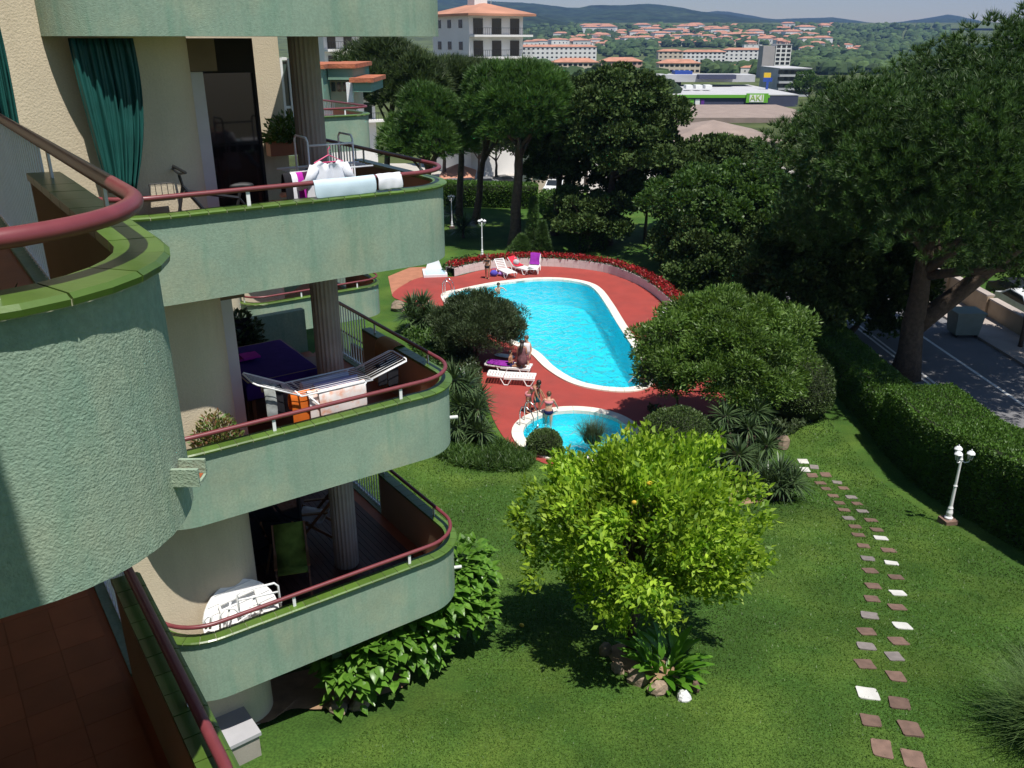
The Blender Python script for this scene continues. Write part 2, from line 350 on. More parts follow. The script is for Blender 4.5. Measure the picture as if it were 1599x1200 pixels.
building = thing('apartment_building', 'stepped apartment building with rounded sage green balconies and cream walls', 'building', BU(3.0, 11.3, 3.2))
def balcony(zb, P, h=1.05, ts=None, floor=None, rail=True, tile_len=0.21, th=0.13, label=None, balusters=True, post_gap=1.9, rail_r=0.031, tiles=True, inner=TAN, bal_step=0.115, rail_h=0.2, tlo=0.0):
    """parapet with slab; children: coping tiles, rail, posts, balusters, floor"""
    ts = P.L if ts is None else ts
    mb = MB(); S = P.samples(0, ts, 0.1); zt = zb + h - 0.035
    prof = [(0.0, zb), (0.0, zt), (th, zt), (th, zb + 0.16), (th, zb)]
    rows = [[P.pt(t, o, z) for (o, z) in prof] for t in S]
    n = len(prof)
    base = len(mb.v); mb.grid(rows)
    for i in range(len(mb.f)):
        j = i % (n - 1); mb.m[i] = 1 if j in (2, 3) else 0
    mb.add(rows[0], [tuple(range(n))]); mb.add(rows[-1], [tuple(range(n - 1, -1, -1))])
    par = mb.build('balcony', [GREEN, inner], building)
    for p_ in par.data.polygons: p_.use_smooth = False
    # slab (ceiling of the flat below, floor of this one)
    S2 = P.samples(0, P.L, 0.15)
    poly = [P.pt(t, th - 0.012, 0) for t in S2]
    mb = MB(); mb.prism([(p.x, p.y) for p in poly], zb + 0.004, zb + 0.17); mb.build('floor_slab', [CREAM if floor is None else floor], par)
    if tiles:
        n = int((ts - tlo) / tile_len); g = 0.004
        cop = [(-0.05, 0.0), (-0.055, 0.022), (-0.035, 0.038), (th + 0.012, 0.044), (th + 0.012, 0.0)]
        for i in range(n):
            a = tlo + i * (ts - tlo) / n + g; b = tlo + (i + 1) * (ts - tlo) / n - g; dz = random.uniform(-0.0015, 0.0015)
            mt = MB(); sub = [a, (a + b) / 2, b]
            rr = [[P.pt(t, o, zt + 0.004 + z + dz) for o, z in cop] for t in sub]
            k = len(cop); mt.grid(rr, closed=True); mt.add(rr[0], [tuple(range(k - 1, -1, -1))]); mt.add(rr[-1], [tuple(range(k))])
            mt.build('coping_tile', TILE, par)
        mg = MB(); SG = P.samples(tlo, ts, 0.12); gp = [(-0.046, zt + 0.001), (-0.046, zt + 0.022), (th + 0.006, zt + 0.036), (th + 0.006, zt + 0.001)]
        mg.grid([[P.pt(t, o, z) for o, z in gp] for t in SG]); mg.build('mortar_bed', GROUT, par)
    if rail:
        zr = zb + h + rail_h
        mr = MB(); pts = [P.pt(t, 0.045, zr) for t in P.samples(max(0.02, tlo), P.L - 0.02, 0.09)]
        mr.tube(pts, rail_r, 12); mr.build('handrail', MAROON, par, smooth=True)
        t = tlo + 0.55
        while t < ts:
            mp = MB(); c = P.pt(t, 0.045, 0); u1_, v1_ = P.ev(t + 0.01); u0_, v0_ = P.ev(t - 0.01)
            d = BU(u1_ - u0_, v1_ - v0_); an = math.atan2(d.y, d.x)
            mp.box((c.x, c.y, zb + h + rail_h / 2 - 0.012), (0.045, 0.014, rail_h - 0.02), an); mp.build('rail_post', WHITE, par)
            t += post_gap
        if balusters and ts < P.L - 0.3:
            t = ts + 0.07
            bm = MB(); bm.box((0, 0, (h + rail_h) / 2), (0.028, 0.014, h + rail_h - 0.22)); bme = bm.mesh('baluster', WHITE)
            while t < P.L - 0.03:
                c = P.pt(t, 0.045, zb + 0.08); inst('baluster', bme, par, c, (0, 0, UROT + math.pi / 2)); t += bal_step
            mk = MB(); a = P.pt(ts, 0.045, zb + 0.24); b = P.pt(P.L - 0.03, 0.045, zb + 0.24); mk.bar(a, b, 0.03, 0.02); mk.build('bottom_rail', WHITE, par)
            mk = MB(); a = P.pt(ts + 0.02, 0.045, zb + 0.1); b = P.pt(P.L - 0.03, 0.045, zb + 0.1); mk.bar(a, b, 0.18, 0.2); mk.build('kerb', GREEN, par)
    if label: par['label'] = label
    return par

# main tower of balconies (four levels in view), columns behind the parapet
VF, U0, U1 = 10.3, 1.55, 6.38
ZB = [13.32, 10.37, 7.37, 4.55]
PB = BPath(U0, U1, VF, 0.75, 11.25, 15.6)
SOLID = PB.cum[3] + PB.seg[3] + 2.3
bal_top = balcony(ZB[0], PB, ts=PB.L, rail=False, label='topmost green balcony, only its underside edge in view')
bal_a = balcony(ZB[1], PB, ts=SOLID + 0.2, floor=TERRA, label='green balcony with laundry and bicycle')
bal_b = balcony(ZB[2], PB, ts=SOLID + 0.3, floor=TERRA, label='green balcony with drying rack and purple table')
bal_c = balcony(ZB[3], PB, ts=SOLID, floor=TERRA, label='lowest green balcony with dark deck boards')
# rounded cream end wall between the sections
def rounded_wall(u0, u1, v0, v1, r, z0, z1, name='wall', label=None):
    pl = [BU(u0, v1), BU(u0, v0), BU(u1 - r, v0)]
    pl += [BU(u1 - r + r * math.sin(a), v0 + r - r * math.cos(a)) for a in np.linspace(0, math.pi / 2, 12)[1:]] + [BU(u1, v1)]
    mb = MB(); mb.prism([(p.x, p.y) for p in pl], z0, z1)
    o = mb.build(name, CREAM, building)
    if label: o['label'] = label
    return o
rounded_wall(-9, 3.2, 11.0, 15.9, 0.55, 2.9, 17.5)
rounded_wall(-9, 5.6, 18.2, 25.9, 0.4, 1.0, 13.0)
# round ribbed columns
for z0, z1 in ((ZB[1] + 0.17, ZB[0]), (ZB[2] + 0.17, ZB[1]), (ZB[3] + 0.17, ZB[2]), (3.0, ZB[3])):
    mb = MB(); c = BU(4.97, 12.15); rows = []
    n = 40
    for z in (z0, z1):
        rows.append([(c.x + (0.205 + 0.006 * math.cos(j * math.pi)) * math.cos(2 * math.pi * j / n), c.y + (0.205 + 0.006 * math.cos(j * math.pi)) * math.sin(2 * math.pi * j / n), z + 0.003) for j in range(n)])
    mb.grid(rows, closed=True); mb.build('column', CONC, building)
# glazed doors along the flat wall, roller box, frames
FRAME = mat('pale_door_frame', C4(0.52, 0.53, 0.55), 0.5, 0.05)
ROLLER = mat('brown_roller_box', C4(0.16, 0.115, 0.07), 0.7, 0.1)
for i, zb in enumerate(ZB[1:]):
    zf = zb + 0.17
    mb = MB(); mb.bubox(3.215, 3.235, 11.95, 14.9, zf + 0.02, zf + 2.35); d = mb.build('glazed_door', GLASS, building)
    if i < 2:
        mb = MB(); mb.bubox(3.204, 3.46, 11.85, 11.95, zf + 0.01, zf + 2.36); mb.build('frame', FRAME, d)
    if i != 1:
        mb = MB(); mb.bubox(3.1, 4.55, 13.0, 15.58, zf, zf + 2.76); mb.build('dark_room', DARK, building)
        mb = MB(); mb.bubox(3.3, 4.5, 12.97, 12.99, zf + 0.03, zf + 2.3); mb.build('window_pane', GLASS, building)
    mb = MB(); mb.bubox(3.205, 3.62, 11.75, 12.9, zf + 2.37, zf + 2.76); mb.build('roller_box', ROLLER, building)
# back ends of the balconies
_w = [uv(atv(px, 100, 15.62))[0] for px in (404, 437, 441, 449, 452)]
mb = MB(); mb.bubox(3.1, _w[1], 15.62, 15.85, ZB[1] + 0.1, ZB[0] + 0.1); bw = mb.build('back_wall', CREAM, building)
mb = MB(); mb.bubox(_w[1] + 0.003, _w[2], 15.62, 15.74, ZB[1] + 0.95, ZB[0] - 0.35); mb.build('window_frame', WHITE, bw)
mb = MB(); mb.bubox(_w[3], _w[4], 15.62, 15.74, ZB[1] + 0.95, ZB[0] - 0.35); mb.build('window_frame', WHITE, bw)
for z in (ZB[1] + 0.95, ZB[1] + 1.75, ZB[0] - 0.38):
    mb = MB(); mb.bubox(_w[2] + 0.002, _w[3] - 0.002, 15.63, 15.73, z, z + 0.045); mb.build('window_bar', WHITE, bw)
GLZ = mat('greenish_window_glass', C4(0.05, 0.08, 0.07), 0.08, 0.1)
mb = MB(); mb.bubox(_w[2] + 0.002, _w[3] - 0.002, 15.66, 15.68, ZB[1] + 0.98, ZB[0] - 0.4); mb.build('window_pane', GLZ, bw)
for zb, uu in ((ZB[2], 5.95), (ZB[3], 5.95)):
    mb = MB(); mb.bubox(3.22, uu, 15.62, 15.78, zb + 0.0, zb + 0.98); mb.build('back_parapet', GREEN, building)
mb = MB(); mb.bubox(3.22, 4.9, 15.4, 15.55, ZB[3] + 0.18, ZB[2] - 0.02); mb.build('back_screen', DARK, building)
# deck boards on the lowest balcony
z = ZB[3] + 0.175
for k in range(27):
    u = 3.32 + k * 0.101
    if u + 0.095 > U1 - 0.19: break
    mb = MB(); vend = 15.4; v0 = VF + 0.2 if u < 5.3 else VF + 0.22 + max(0, (u - 5.3)) * 0.7
    mb.bubox(u, u + 0.093, v0, vend, z, z + 0.024); mb.build('deck_board', WOOD, bal_c)
# floor tiles on the other two levels
ft = MB(); ft.box((0, 0, 0.009), (0.3225, 0.3225, 0.018)); ftm = ft.mesh('floor_tile', TERRA)
for bal, zb in ((bal_a, ZB[1]), (bal_b, ZB[2])):
    for i in range(8):
        for j in range(15):
            inst('floor_tile', ftm, bal, BU(3.45 + i * 0.325, VF + 0.38 + j * 0.325, zb + 0.173), (0, 0, UROT))
# drain spouts
def spout(p, ax, sz=0.16, ln=0.24):
    """small open gutter box sticking out from a parapet; ax = outward direction"""
    ax = ax.normalized(); s = Vector((-ax.y, ax.x, 0)); c = p
    mb = MB(); t = 0.014
    def slab(o0, o1, s0, s1, z0, z1):
        vs_ = [c + ax * a + s * b + Vector((0, 0, z)) for z in (z0, z1) for a, b in ((o0, s0), (o1, s0), (o1, s1), (o0, s1))]
        mb.add(vs_, [(3, 2, 1, 0), (4, 5, 6, 7), (0, 1, 5, 4), (1, 2, 6, 5), (2, 3, 7, 6), (3, 0, 4, 7)])
    slab(-0.06, ln, -sz / 2, sz / 2, 0, t); slab(-0.06, ln, -sz / 2, -sz / 2 + t, t + 0.001, 0.075); slab(-0.06, ln, sz / 2 - t, sz / 2, t + 0.001, 0.075)
    o = mb.build('drain_spout', GREEN, building)
    mb = MB(); vs_ = [c + ax * a + s * b + Vector((0, 0, t + 0.003)) for a, b in ((-0.05, -sz / 2 + t + .002), (ln - 0.01, -sz / 2 + t + .002), (ln - 0.01, sz / 2 - t - .002), (-0.05, sz / 2 - t - .002))]
    mb.add(vs_, [(0, 1, 2, 3)]); mb.build('spout_lining', TERRA, o)
PIPE = mat('grey_pipe', C4(0.5, 0.52, 0.5), 0.5)
for zb in (ZB[2], ZB[3]):
    mb = MB(); a = PB.pt(PB.cum[4] - 0.25, 0.05, zb + 0.32); b = PB.pt(PB.cum[4] - 0.25, -0.14, zb + 0.315); mb.tube([a, b], 0.03, 10); mb.build('drain_pipe', PIPE, building)
# ---- near section: same floor as the camera and one below
UE, VE_ = 0.755, 2.92
PE = BPath(-6.0, UE, VE_, 0.66, 6.0, 10.9, rl=0.7)
SE = PE.cum[4] + 2.3
ZE = 11.5
t_lo = PE.cum[2] + 3.4
bal_e = balcony(ZE, PE, ts=SE, floor=TERRA, tile_len=0.27, post_gap=1.5, tlo=t_lo, rail_r=0.033, rail_h=0.19, label='nearest rough green balcony corner in front of the camera')
bal_f = balcony(ZE - 2.85, PE, ts=SE, floor=TERRA, tile_len=0.2, post_gap=1.6, tlo=t_lo, rail_r=0.033, rail_h=0.17, label='balcony below with terracotta floor and white balusters')
for i in range(11):
    for j in range(24):
        u = UE - 0.36 - i * 0.325; v = VE_ + 0.5 + j * 0.325
        if v < 10.7: inst('floor_tile', ftm, bal_f, BU(u, v, ZE - 2.85 + 0.173), (0, 0, UROT))
pe = atv(288, 742, VE_ + 0.33)
u_, v_ = PE.ev(PE.cum[3] + PE.seg[3] * 0.62)
an = 0.62 * math.pi / 2 - math.pi / 2
ax = BU(math.cos(an), math.sin(an))
spout(BU(u_, v_, ZE + 0.18), ax, 0.10, 0.10)
rounded_wall(-9, -2.9, 3.6, 10.98, 0.3, 2.0, 17.5)
# unseen slab added over the camera's left shoulder, shaped to cast the slanting shadow
PO = BPath(-6.0, 0.33, -3.0, 0.3, 0.0, 1.5, rl=0.3)
pl = [BU(-6, -3), BU(-0.05, -3)] + [BU(-1.0 + 0.95 * math.cos(a), 1.45 + 0.95 * math.sin(a)) for a in np.linspace(0, math.pi / 2, 14)] + [BU(-6, 2.4)]
mb = MB(); mb.prism([(p.x, p.y) for p in pl], 14.4, 15.4); mb.build('shadow_slab', GREEN, building)
PU = BPath(-6.0, UE, VE_, 0.66, 6.0, 10.9, rl=0.7)
bal_u = balcony(ZE + 2.9, PU, ts=PU.L, rail=False, tiles=False, label='balcony above the near one, outside the view')
mb = MB(); mb.bubox(-9, -3.2, -9, 3.55, 2.0, 17.5); mb.build('side_wall', CREAM, building)
# ---- next sections farther along
PG = BPath(7.7, 12.35, 24.9, 0.7, 25.9, 30.5)
SG_ = PG.cum[4] + 2.2
for zb, lab in ((10.1, 'far green balcony level with the laundry'), (7.3, 'far green balcony half hidden behind the column'), (4.75, 'far low green balcony beside the pool path'), (1.9, 'lowest far green balcony')):
    balcony(zb, PG, ts=SG_, floor=TERRA, tile_len=0.42, label=lab, bal_step=0.14, rail=True, tiles=zb > 4)
rounded_wall(-6, 9.3, 25.6, 31.5, 0.5, -0.5, 10.2)
for k, (z0, z1) in enumerate(((1.9 + .17, 4.75), (4.75 + .17, 7.3), (7.3 + .17, 10.1))):
    mb = MB(); c = BU(10.9, 26.7); mb.lathe([(0.2, z0), (0.2, z1)], (c.x, c.y, 0), 16); mb.build('column', CONC, building)
for zb in (10.1, 7.3, 4.75, 1.9):
    zf = zb + 0.18; mb = MB(); mb.bubox(9.31, 9.33, 26.4, 29.5, zf + 0.02, zf + 2.3); mb.build('glazed_door', GLASS, building)
# second far balcony (a little behind) and the set-back top floor with a red roof edge
PH = BPath(10.2, 14.9, 31.6, 0.7, 32.6, 37.0)
for zb in (9.35, 6.5, 3.6):
    balcony(zb, PH, ts=PH.cum[4] + 1.5, floor=TERRA, tile_len=0.5, bal_step=0.18)
rounded_wall(-2, 12.0, 32.3, 40.0, 0.5, -1, 9.4)
ROOFT = mat('red_roof_tile', C4(0.36, 0.115, 0.055), 0.85, 0.25, 2.0, 0.5, 12, 0.05, grain=0.2, gscale=5)
GREENF = mat('faded_green_paint', C4(0.17, 0.29, 0.22), 0.85, 0.06, 0.7)
def far_box(px0, px1, py0, py1, Y, dep, m, name, par=building, roof=None):
    a = atY(px0, py0, Y); b = atY(px1, py1, Y); c = ((a.x + b.x) / 2, Y + dep / 2, (a.z + b.z) / 2)
    mb = MB(); mb.box(c, (b.x - a.x, dep, a.z - b.z)); o = mb.build(name, m, par)
    if roof is not None:
        mb = MB(); mb.box((c[0], c[1], a.z + 0.1), (b.x - a.x + 0.3, dep + 0.3, 0.2)); mb.build('roof', roof, o)
    return o
far_box(440, 511, 108, 215, 43.0, 5, GREENF, 'upper_wall', roof=ROOFT)
far_box(511, 552, 107, 125, 44.0, 5, GREENF, 'upper_parapet', roof=ROOFT)
far_box(513, 548, 126, 175, 44.6, 4, CREAM, 'upper_wall')
far_box(551, 580, 129, 144, 43.4, 4, GREENF, 'upper_parapet', roof=ROOFT)
for px in (517, 526, 535, 544):
    far_box(px, px + 7, 129, 143, 44.5, 0.06, GLASS, 'window')
far_box(540, 552, 129, 160, 43.9, 0.2, WHITE, 'window_frame')
# ------------------------------------------------------------------ pool terrace
def catmull(pts, per=6, closed=True):
    P = [Vector(p) for p in pts]; n = len(P); out = []
    rngk = range(n) if closed else range(n - 1)
    for i in rngk:
        p0, p1, p2, p3 = (P[(i - 1) % n], P[i], P[(i + 1) % n], P[(i + 2) % n]) if closed else (P[max(i - 1, 0)], P[i], P[i + 1], P[min(i + 2, n - 1)])
        for k in range(per):
            t = k / per
            out.append(0.5 * ((2 * p1) + (p2 - p0) * t + (2 * p0 - 5 * p1 + 4 * p2 - p3) * t * t + (3 * p1 - p0 - 3 * p2 + p3) * t ** 3))
    if not closed: out.append(P[-1])
    return out
def offset(poly, d):
    n = len(poly); out = []
    A = sum(poly[i].x * poly[(i + 1) % n].y - poly[(i + 1) % n].x * poly[i].y for i in range(n))
    sg = 1 if A > 0 else -1
    for i in range(n):
        t = (poly[(i + 1) % n] - poly[i - 1]); t.z = 0; t.normalize()
        out.append(poly[i] + Vector((t.y, -t.x, 0)) * d * sg)
    return out
DECK = mat('red_terrace_paint', C4(0.30, 0.042, 0.032), 0.75, 0.10, 1.2, 0.15, 60, 0.01, stain=C4(0.235, 0.042, 0.034), sscale=0.5, samt=0.7, grain=0.06, gscale=25)
COPE = mat('white_pool_coping', C4(0.70, 0.66, 0.58), 0.7, 0.06, 2, 0.2, 40, 0.01, objvar=0.06)
PAINT = mat('pool_blue_paint', C4(0.02, 0.66, 0.78), 0.6, 0.06, 0.8)
PAVER = mat('orange_paver', C4(0.36, 0.15, 0.085), 0.85, 0.15, 2, objvar=0.1)
def water_mat(name, tint):
    m = bpy.data.materials.new(name); m.use_nodes = True; nt = m.node_tree; N = nt.nodes; Lk = nt.links; N.remove(N['Principled BSDF'])
    geo = N.new('ShaderNodeNewGeometry')
    mp = N.new('ShaderNodeMapping'); mp.inputs['Scale'].default_value = (1.0, 0.75, 1.0); mp.inputs['Rotation'].default_value = (0, 0, 0.5); Lk.new(geo.outputs['Position'], mp.inputs[0])
    n1 = N.new('ShaderNodeTexNoise'); n1.inputs['Scale'].default_value = 2.6; n1.inputs['Detail'].default_value = 3; n1.inputs['Distortion'].default_value = 0.8; Lk.new(mp.outputs[0], n1.inputs[0])
    bp = N.new('ShaderNodeBump'); bp.inputs['Strength'].default_value = 1.0; bp.inputs['Distance'].default_value = 0.26; Lk.new(n1.outputs[0], bp.inputs['Height'])
    gl = N.new('ShaderNodeBsdfGlossy'); gl.inputs['Roughness'].default_value = 0.05; Lk.new(bp.outputs[0], gl.inputs['Normal'])
    tr = N.new('ShaderNodeBsdfTransparent'); tr.inputs[0].default_value = tint
    rf = N.new('ShaderNodeBsdfRefraction'); rf.inputs[0].default_value = tint; rf.inputs['IOR'].default_value = 1.2; rf.inputs['Roughness'].default_value = 0.0; Lk.new(bp.outputs[0], rf.inputs['Normal'])
    m1 = N.new('ShaderNodeMixShader'); m1.inputs[0].default_value = 0.35; Lk.new(tr.outputs[0], m1.inputs[1]); Lk.new(rf.outputs[0], m1.inputs[2])
    fr = N.new('ShaderNodeFresnel'); fr.inputs['IOR'].default_value = 1.33; Lk.new(bp.outputs[0], fr.inputs['Normal'])
    m2 = N.new('ShaderNodeMixShader'); Lk.new(fr.outputs[0], m2.inputs[0]); Lk.new(m1.outputs[0], m2.inputs[1]); Lk.new(gl.outputs[0], m2.inputs[2])
    Lk.new(m2.outputs[0], N['Material Output'].inputs[0]); return m
WATER = water_mat('pool_water', C4(0.86, 0.97, 0.99))

def pz(l): return [atz(x, y, 0.06) for x, y in l]
main_px = [(700, 461), (722, 455), (748, 449), (778, 443.5), (806, 440), (840, 437), (878, 437.5), (911, 443), (929, 453), (946, 476), (965, 508), (990, 546), (1007, 573), (1010, 586), (1000, 601), (978, 606), (952, 605), (930, 602), (909, 597), (888, 588), (864, 572), (843, 552), (822, 540), (790, 527), (752, 507), (716, 483)]
pool_in = catmull(pz(main_px), 5); kc = Vector((2.35, 28.15, 0)); KR = 1.95
kid_in = [kc + Vector((KR * math.cos(a), KR * math.sin(a), 0.06)) for a in np.linspace(0, 2 * math.pi, 41)[:-1]]
def fill_tri(outer, holes, z, name, m, parent=None):
    """flat sheet with holes"""
    import bmesh
    bm = bmesh.new(); es = []
    for loop in [outer] + holes:
        vs_ = [bm.verts.new((p.x, p.y, z)) for p in loop]
        es += [bm.edges.new((vs_[i], vs_[(i + 1) % len(vs_)])) for i in range(len(vs_))]
    bmesh.ops.triangle_fill(bm, use_beauty=True, use_dissolve=False, edges=es)
    for f in bm.faces:
        if f.normal.z < 0: f.normal_flip()
    me = bpy.data.meshes.new(name); bm.to_mesh(me); bm.free(); me.materials.append(m)
    o = bpy.data.objects.new(name, me); return link(o, parent)
deck_px = [(612, 462), (640, 440), (668, 432), (710, 432.5), (757, 421.5), (820, 416), (893, 418.6), (948, 427), (1003, 449), (1045, 483), (1090, 528), (1140, 585), (1150, 640), (1110, 690), (1020, 730), (940, 752), (880, 735), (826, 714), (796, 695), (770, 655), (752, 600), (738, 552), (700, 505), (650, 478)]
deck_o = [atz(x, y, 0.02) for x, y in deck_px]
deck_o = catmull(deck_o, 4)
# cut the ground sheet away under the pools: the terrace sheet has holes, the ground dips there
gnd = bpy.data.objects['ground']
import bmesh as _bm
bm = _bm.new(); bm.from_mesh(gnd.data)
hx = [p.x for p in deck_o]; hy = [p.y for p in deck_o]
def inside(x, y, poly):
    c = False; n = len(poly)
    for i in range(n):
        a, b = poly[i], poly[i - 1]
        if (a.y > y) != (b.y > y) and x < (b.x - a.x) * (y - a.y) / (b.y - a.y) + a.x: c = not c
    return c
bm.free()
# replace the near ground by a finer sheet whose vertices inside the terrace sink below the pool floor
deck = fill_tri(deck_o, [offset(pool_in, 0.06), offset(kid_in, 0.06)], 0.03, 'terrace', DECK); tag(deck, kind='structure')
def pool(inner, depth, wz, name, kidname):
    n = len(inner); flo = [Vector((p.x, p.y, -depth)) for p in inner]
    mb = MB(); mb.grid([[(p.x, p.y, 0.055) for p in inner], [(p.x, p.y, -depth) for p in inner]], closed=True)
    mb.add([(p.x, p.y, -depth) for p in inner], [tuple(range(n))])
    shell = mb.build(name, PAINT); tag(shell, kind='structure')
    wt = fill_tri(inner, [], wz, 'water', WATER); tag(wt, kind='structure')
    # coping stones
    out = offset(inner, 0.42); L = 0; i = 0; k = 0
    step = 2
    for i in range(0, n, step):
        a, b, c, d = inner[i], inner[(i + step) % n], out[(i + step) % n], out[i]
        m_, m2 = inner[(i + 1) % n], out[(i + 1) % n]
        e = 0.006
        a2 = a.lerp(b, e / max(0.05, (b - a).length)); b2 = b.lerp(a, e / max(0.05, (b - a).length)); d2 = d.lerp(c, e / max(0.05, (c - d).length)); c2 = c.lerp(d, e / max(0.05, (c - d).length))
        poly = [a2, m_, b2, c2, m2, d2]
        # keep anticlockwise
        ar = sum(poly[q].x * poly[(q + 1) % 6].y - poly[(q + 1) % 6].x * poly[q].y for q in range(6))
        if ar < 0: poly.reverse()
        mb = MB(); mb.prism([(p.x - 0, p.y) for p in poly], -0.05, 0.085); mb.build('coping_stone', COPE, shell)
    return shell
main_pool = pool(pool_in, 1.5, -0.06, 'swimming_pool', '')
kid_pool = pool(kid_in, 0.55, -0.06, 'paddling_pool', '')
# paved path coming in from the left of the terrace
pth = [atz(x, y, 0.02) for x, y in [(606, 432), (640, 418), (672, 417), (668, 431), (640, 439), (612, 460)]]
mb = MB(); mb.prism([(p.x, p.y) for p in reversed(pth)], -0.05, 0.022); tag(mb.build('path', PAVER), kind='structure')

# white tiled planter wall with red flowers round the far end
wall_px = [(710, 432), (733, 426), (757.6, 421), (790, 417.8), (820, 416), (860, 416.5), (893, 418.6), (922, 422), (948, 426.6), (976, 436), (1003, 448.6), (1026, 465), (1045, 483), (1062, 500), (1075, 515)]
wl_ = catmull([atz(x, y, 0.03) for x, y in wall_px], 4, closed=False)
PW = mat('white_wall_tile', C4(0.64, 0.58, 0.56), 0.5, 0.05, 2, objvar=0.05)
pw = thing('planter_wall', 'low curved white tiled wall holding red flowers round the pool end', 'wall', wl_[0])
cum = [0]
for a, b in zip(wl_, wl_[1:]): cum.append(cum[-1] + (b - a).length)
def wpt(s):
    s = min(max(s, 0), cum[-1]); i = 0
    while i < len(cum) - 2 and s > cum[i + 1]: i += 1
    t = (s - cum[i]) / max(1e-6, cum[i + 1] - cum[i]); d = (wl_[i + 1] - wl_[i]).normalized()
    return wl_[i].lerp(wl_[i + 1], t), Vector((-d.y, d.x, 0))
# left normal of the run must point away from the pool
_p, _n = wpt(cum[-1] / 2); cen = sum(pool_in, Vector((0, 0, 0))) / len(pool_in)
SG = 1 if (_p - cen).dot(_n) > 0 else -1
WH = 0.5
s = 0.0
mbk = MB(); rows = []
for q in np.linspace(0, cum[-1], 80):
    p, n = wpt(q); n = n * SG; rows.append([p + n * 0.03 + Vector((0, 0, -0.1)), p + n * 0.03 + Vector((0, 0, WH - 0.02)), p + n * 0.75 + Vector((0, 0, WH - 0.02)), p + n * 0.75 + Vector((0, 0, -0.1))])
mbk.grid(rows, closed=True); mbk.build('wall_core', mat('wall_joint', C4(0.35, 0.32, 0.31), 0.9), pw)
TL = 0.4
nt_ = int(cum[-1] / TL)
for i in range(nt_):
    for j in range(2):
        a = i * cum[-1] / nt_ + 0.004; b = (i + 1) * cum[-1] / nt_ - 0.004
        pa, na = wpt(a); pb, nb = wpt(b); na *= SG; nb *= SG; z0 = j * WH / 2 + 0.003 + 0.03; z1 = (j + 1) * WH / 2 - 0.003 + 0.03
        poly = [pa, pb, pb + nb * 0.035, pa + na * 0.035]
        ar = sum(poly[q].x * poly[(q + 1) % 4].y - poly[(q + 1) % 4].x * poly[q].y for q in range(4))
        if ar < 0: poly.reverse()
        mb = MB(); mb.prism([(p.x, p.y) for p in poly], z0, z1); mb.build('wall_tile', PW, pw)
fl = thing('flower_bed', 'dense red geranium bed along the top of the curved planter wall', 'flower bed', wl_[10] + Vector((0, 0, WH)))
N = 9000
q = rng.uniform(0, cum[-1], N); P = []
for s in q:
    p, n = wpt(s); P.append(p + n * SG * random.uniform(0.0, 0.75) + Vector((0, 0, WH + random.uniform(0.0, 0.2))))
P = np.array(P)
np_obj('flowers', leaf_quads(P[:6200] + np.array([0, 0, 0.05]), unit(rdir(6200) + np.array([0, 0, 0.7])), 0.11, 0.10), 4, leafmat('red_petals', C4(0.17, 0.010, 0.012), C4(0.38, 0.014, 0.016), trans=0.15), fl)
np_obj('leaves', leaf_quads(P[6200:] - np.array([0, 0, 0.03]), unit(rdir(2800) + np.array([0, 0, 0.4])), 0.13, 0.12), 4, leafmat('geranium_leaf', C4(0.03, 0.07, 0.02), C4(0.06, 0.11, 0.03)), fl)
# sink the ground sheet where the terrace lies, so the pools stay open
me = gnd.data
bm = _bm.new(); bm.from_mesh(me)
near = [f for f in bm.faces if 20 < f.calc_center_median().y < 52 and abs(f.calc_center_median().x) < 40]
r_ = _bm.ops.subdivide_edges(bm, edges=list({e for f in near for e in f.edges}), cuts=7, use_grid_fill=True)
ins = offset(deck_o, -1.0)
for v in bm.verts:
    if 20 < v.co.y < 52 and inside(v.co.x, v.co.y, ins): v.co.z = -2.2
bm.to_mesh(me); bm.free()
# ------------------------------------------------------------------ vegetation
PINE = leafmat('pine_needles', C4(0.026, 0.066, 0.013), C4(0.066, 0.122, 0.025), trans=0.12, clump=0.3, cscale=0.5, rough=0.5)
PINE2 = leafmat('light_pine_needles', C4(0.035, 0.085, 0.014), C4(0.075, 0.15, 0.025), trans=0.15, clump=0.3, cscale=0.5)
ALEPPO = leafmat('olive_pine_needles', C4(0.030, 0.055, 0.016), C4(0.065, 0.095, 0.028), trans=0.12, clump=0.3, cscale=0.5)
OAKL = leafmat('holm_oak_leaf', C4(0.028, 0.058, 0.014), C4(0.082, 0.120, 0.036), trans=0.1, clump=0.35, cscale=0.6, rough=0.65, spec=0.15)
SHRUBL = leafmat('mid_green_leaf', C4(0.030, 0.075, 0.014), C4(0.075, 0.135, 0.028), trans=0.25, clump=0.3, cscale=0.7)
PEPPERL = leafmat('fresh_green_leaf', C4(0.055, 0.115, 0.018), C4(0.135, 0.215, 0.048), trans=0.3, clump=0.3, cscale=0.8)
OLIVEL = leafmat('olive_leaf', C4(0.030, 0.052, 0.020), C4(0.075, 0.105, 0.045), trans=0.12, clump=0.25, cscale=1.5)
LEMONL = leafmat('lemon_leaf', C4(0.085, 0.185, 0.010), C4(0.34, 0.48, 0.04), trans=0.36, clump=0.35, cscale=1.0, rough=0.55)
HYDL = leafmat('broad_leaf', C4(0.055, 0.145, 0.014), C4(0.13, 0.26, 0.035), trans=0.25, clump=0.2, cscale=2.0, rough=0.35)
HEDGEL = leafmat('hedge_leaf', C4(0.038, 0.095, 0.010), C4(0.085, 0.17, 0.022), trans=0.2, clump=0.25, cscale=1.2)
BOXL = leafmat('clipped_box_leaf', C4(0.040, 0.075, 0.020), C4(0.085, 0.13, 0.035), trans=0.15, clump=0.2, cscale=2.0)
YUCCAL = leafmat('yucca_blade', C4(0.030, 0.060, 0.022), C4(0.085, 0.130, 0.055), trans=0.1, clump=0.2, rough=0.35, spec=0.5)
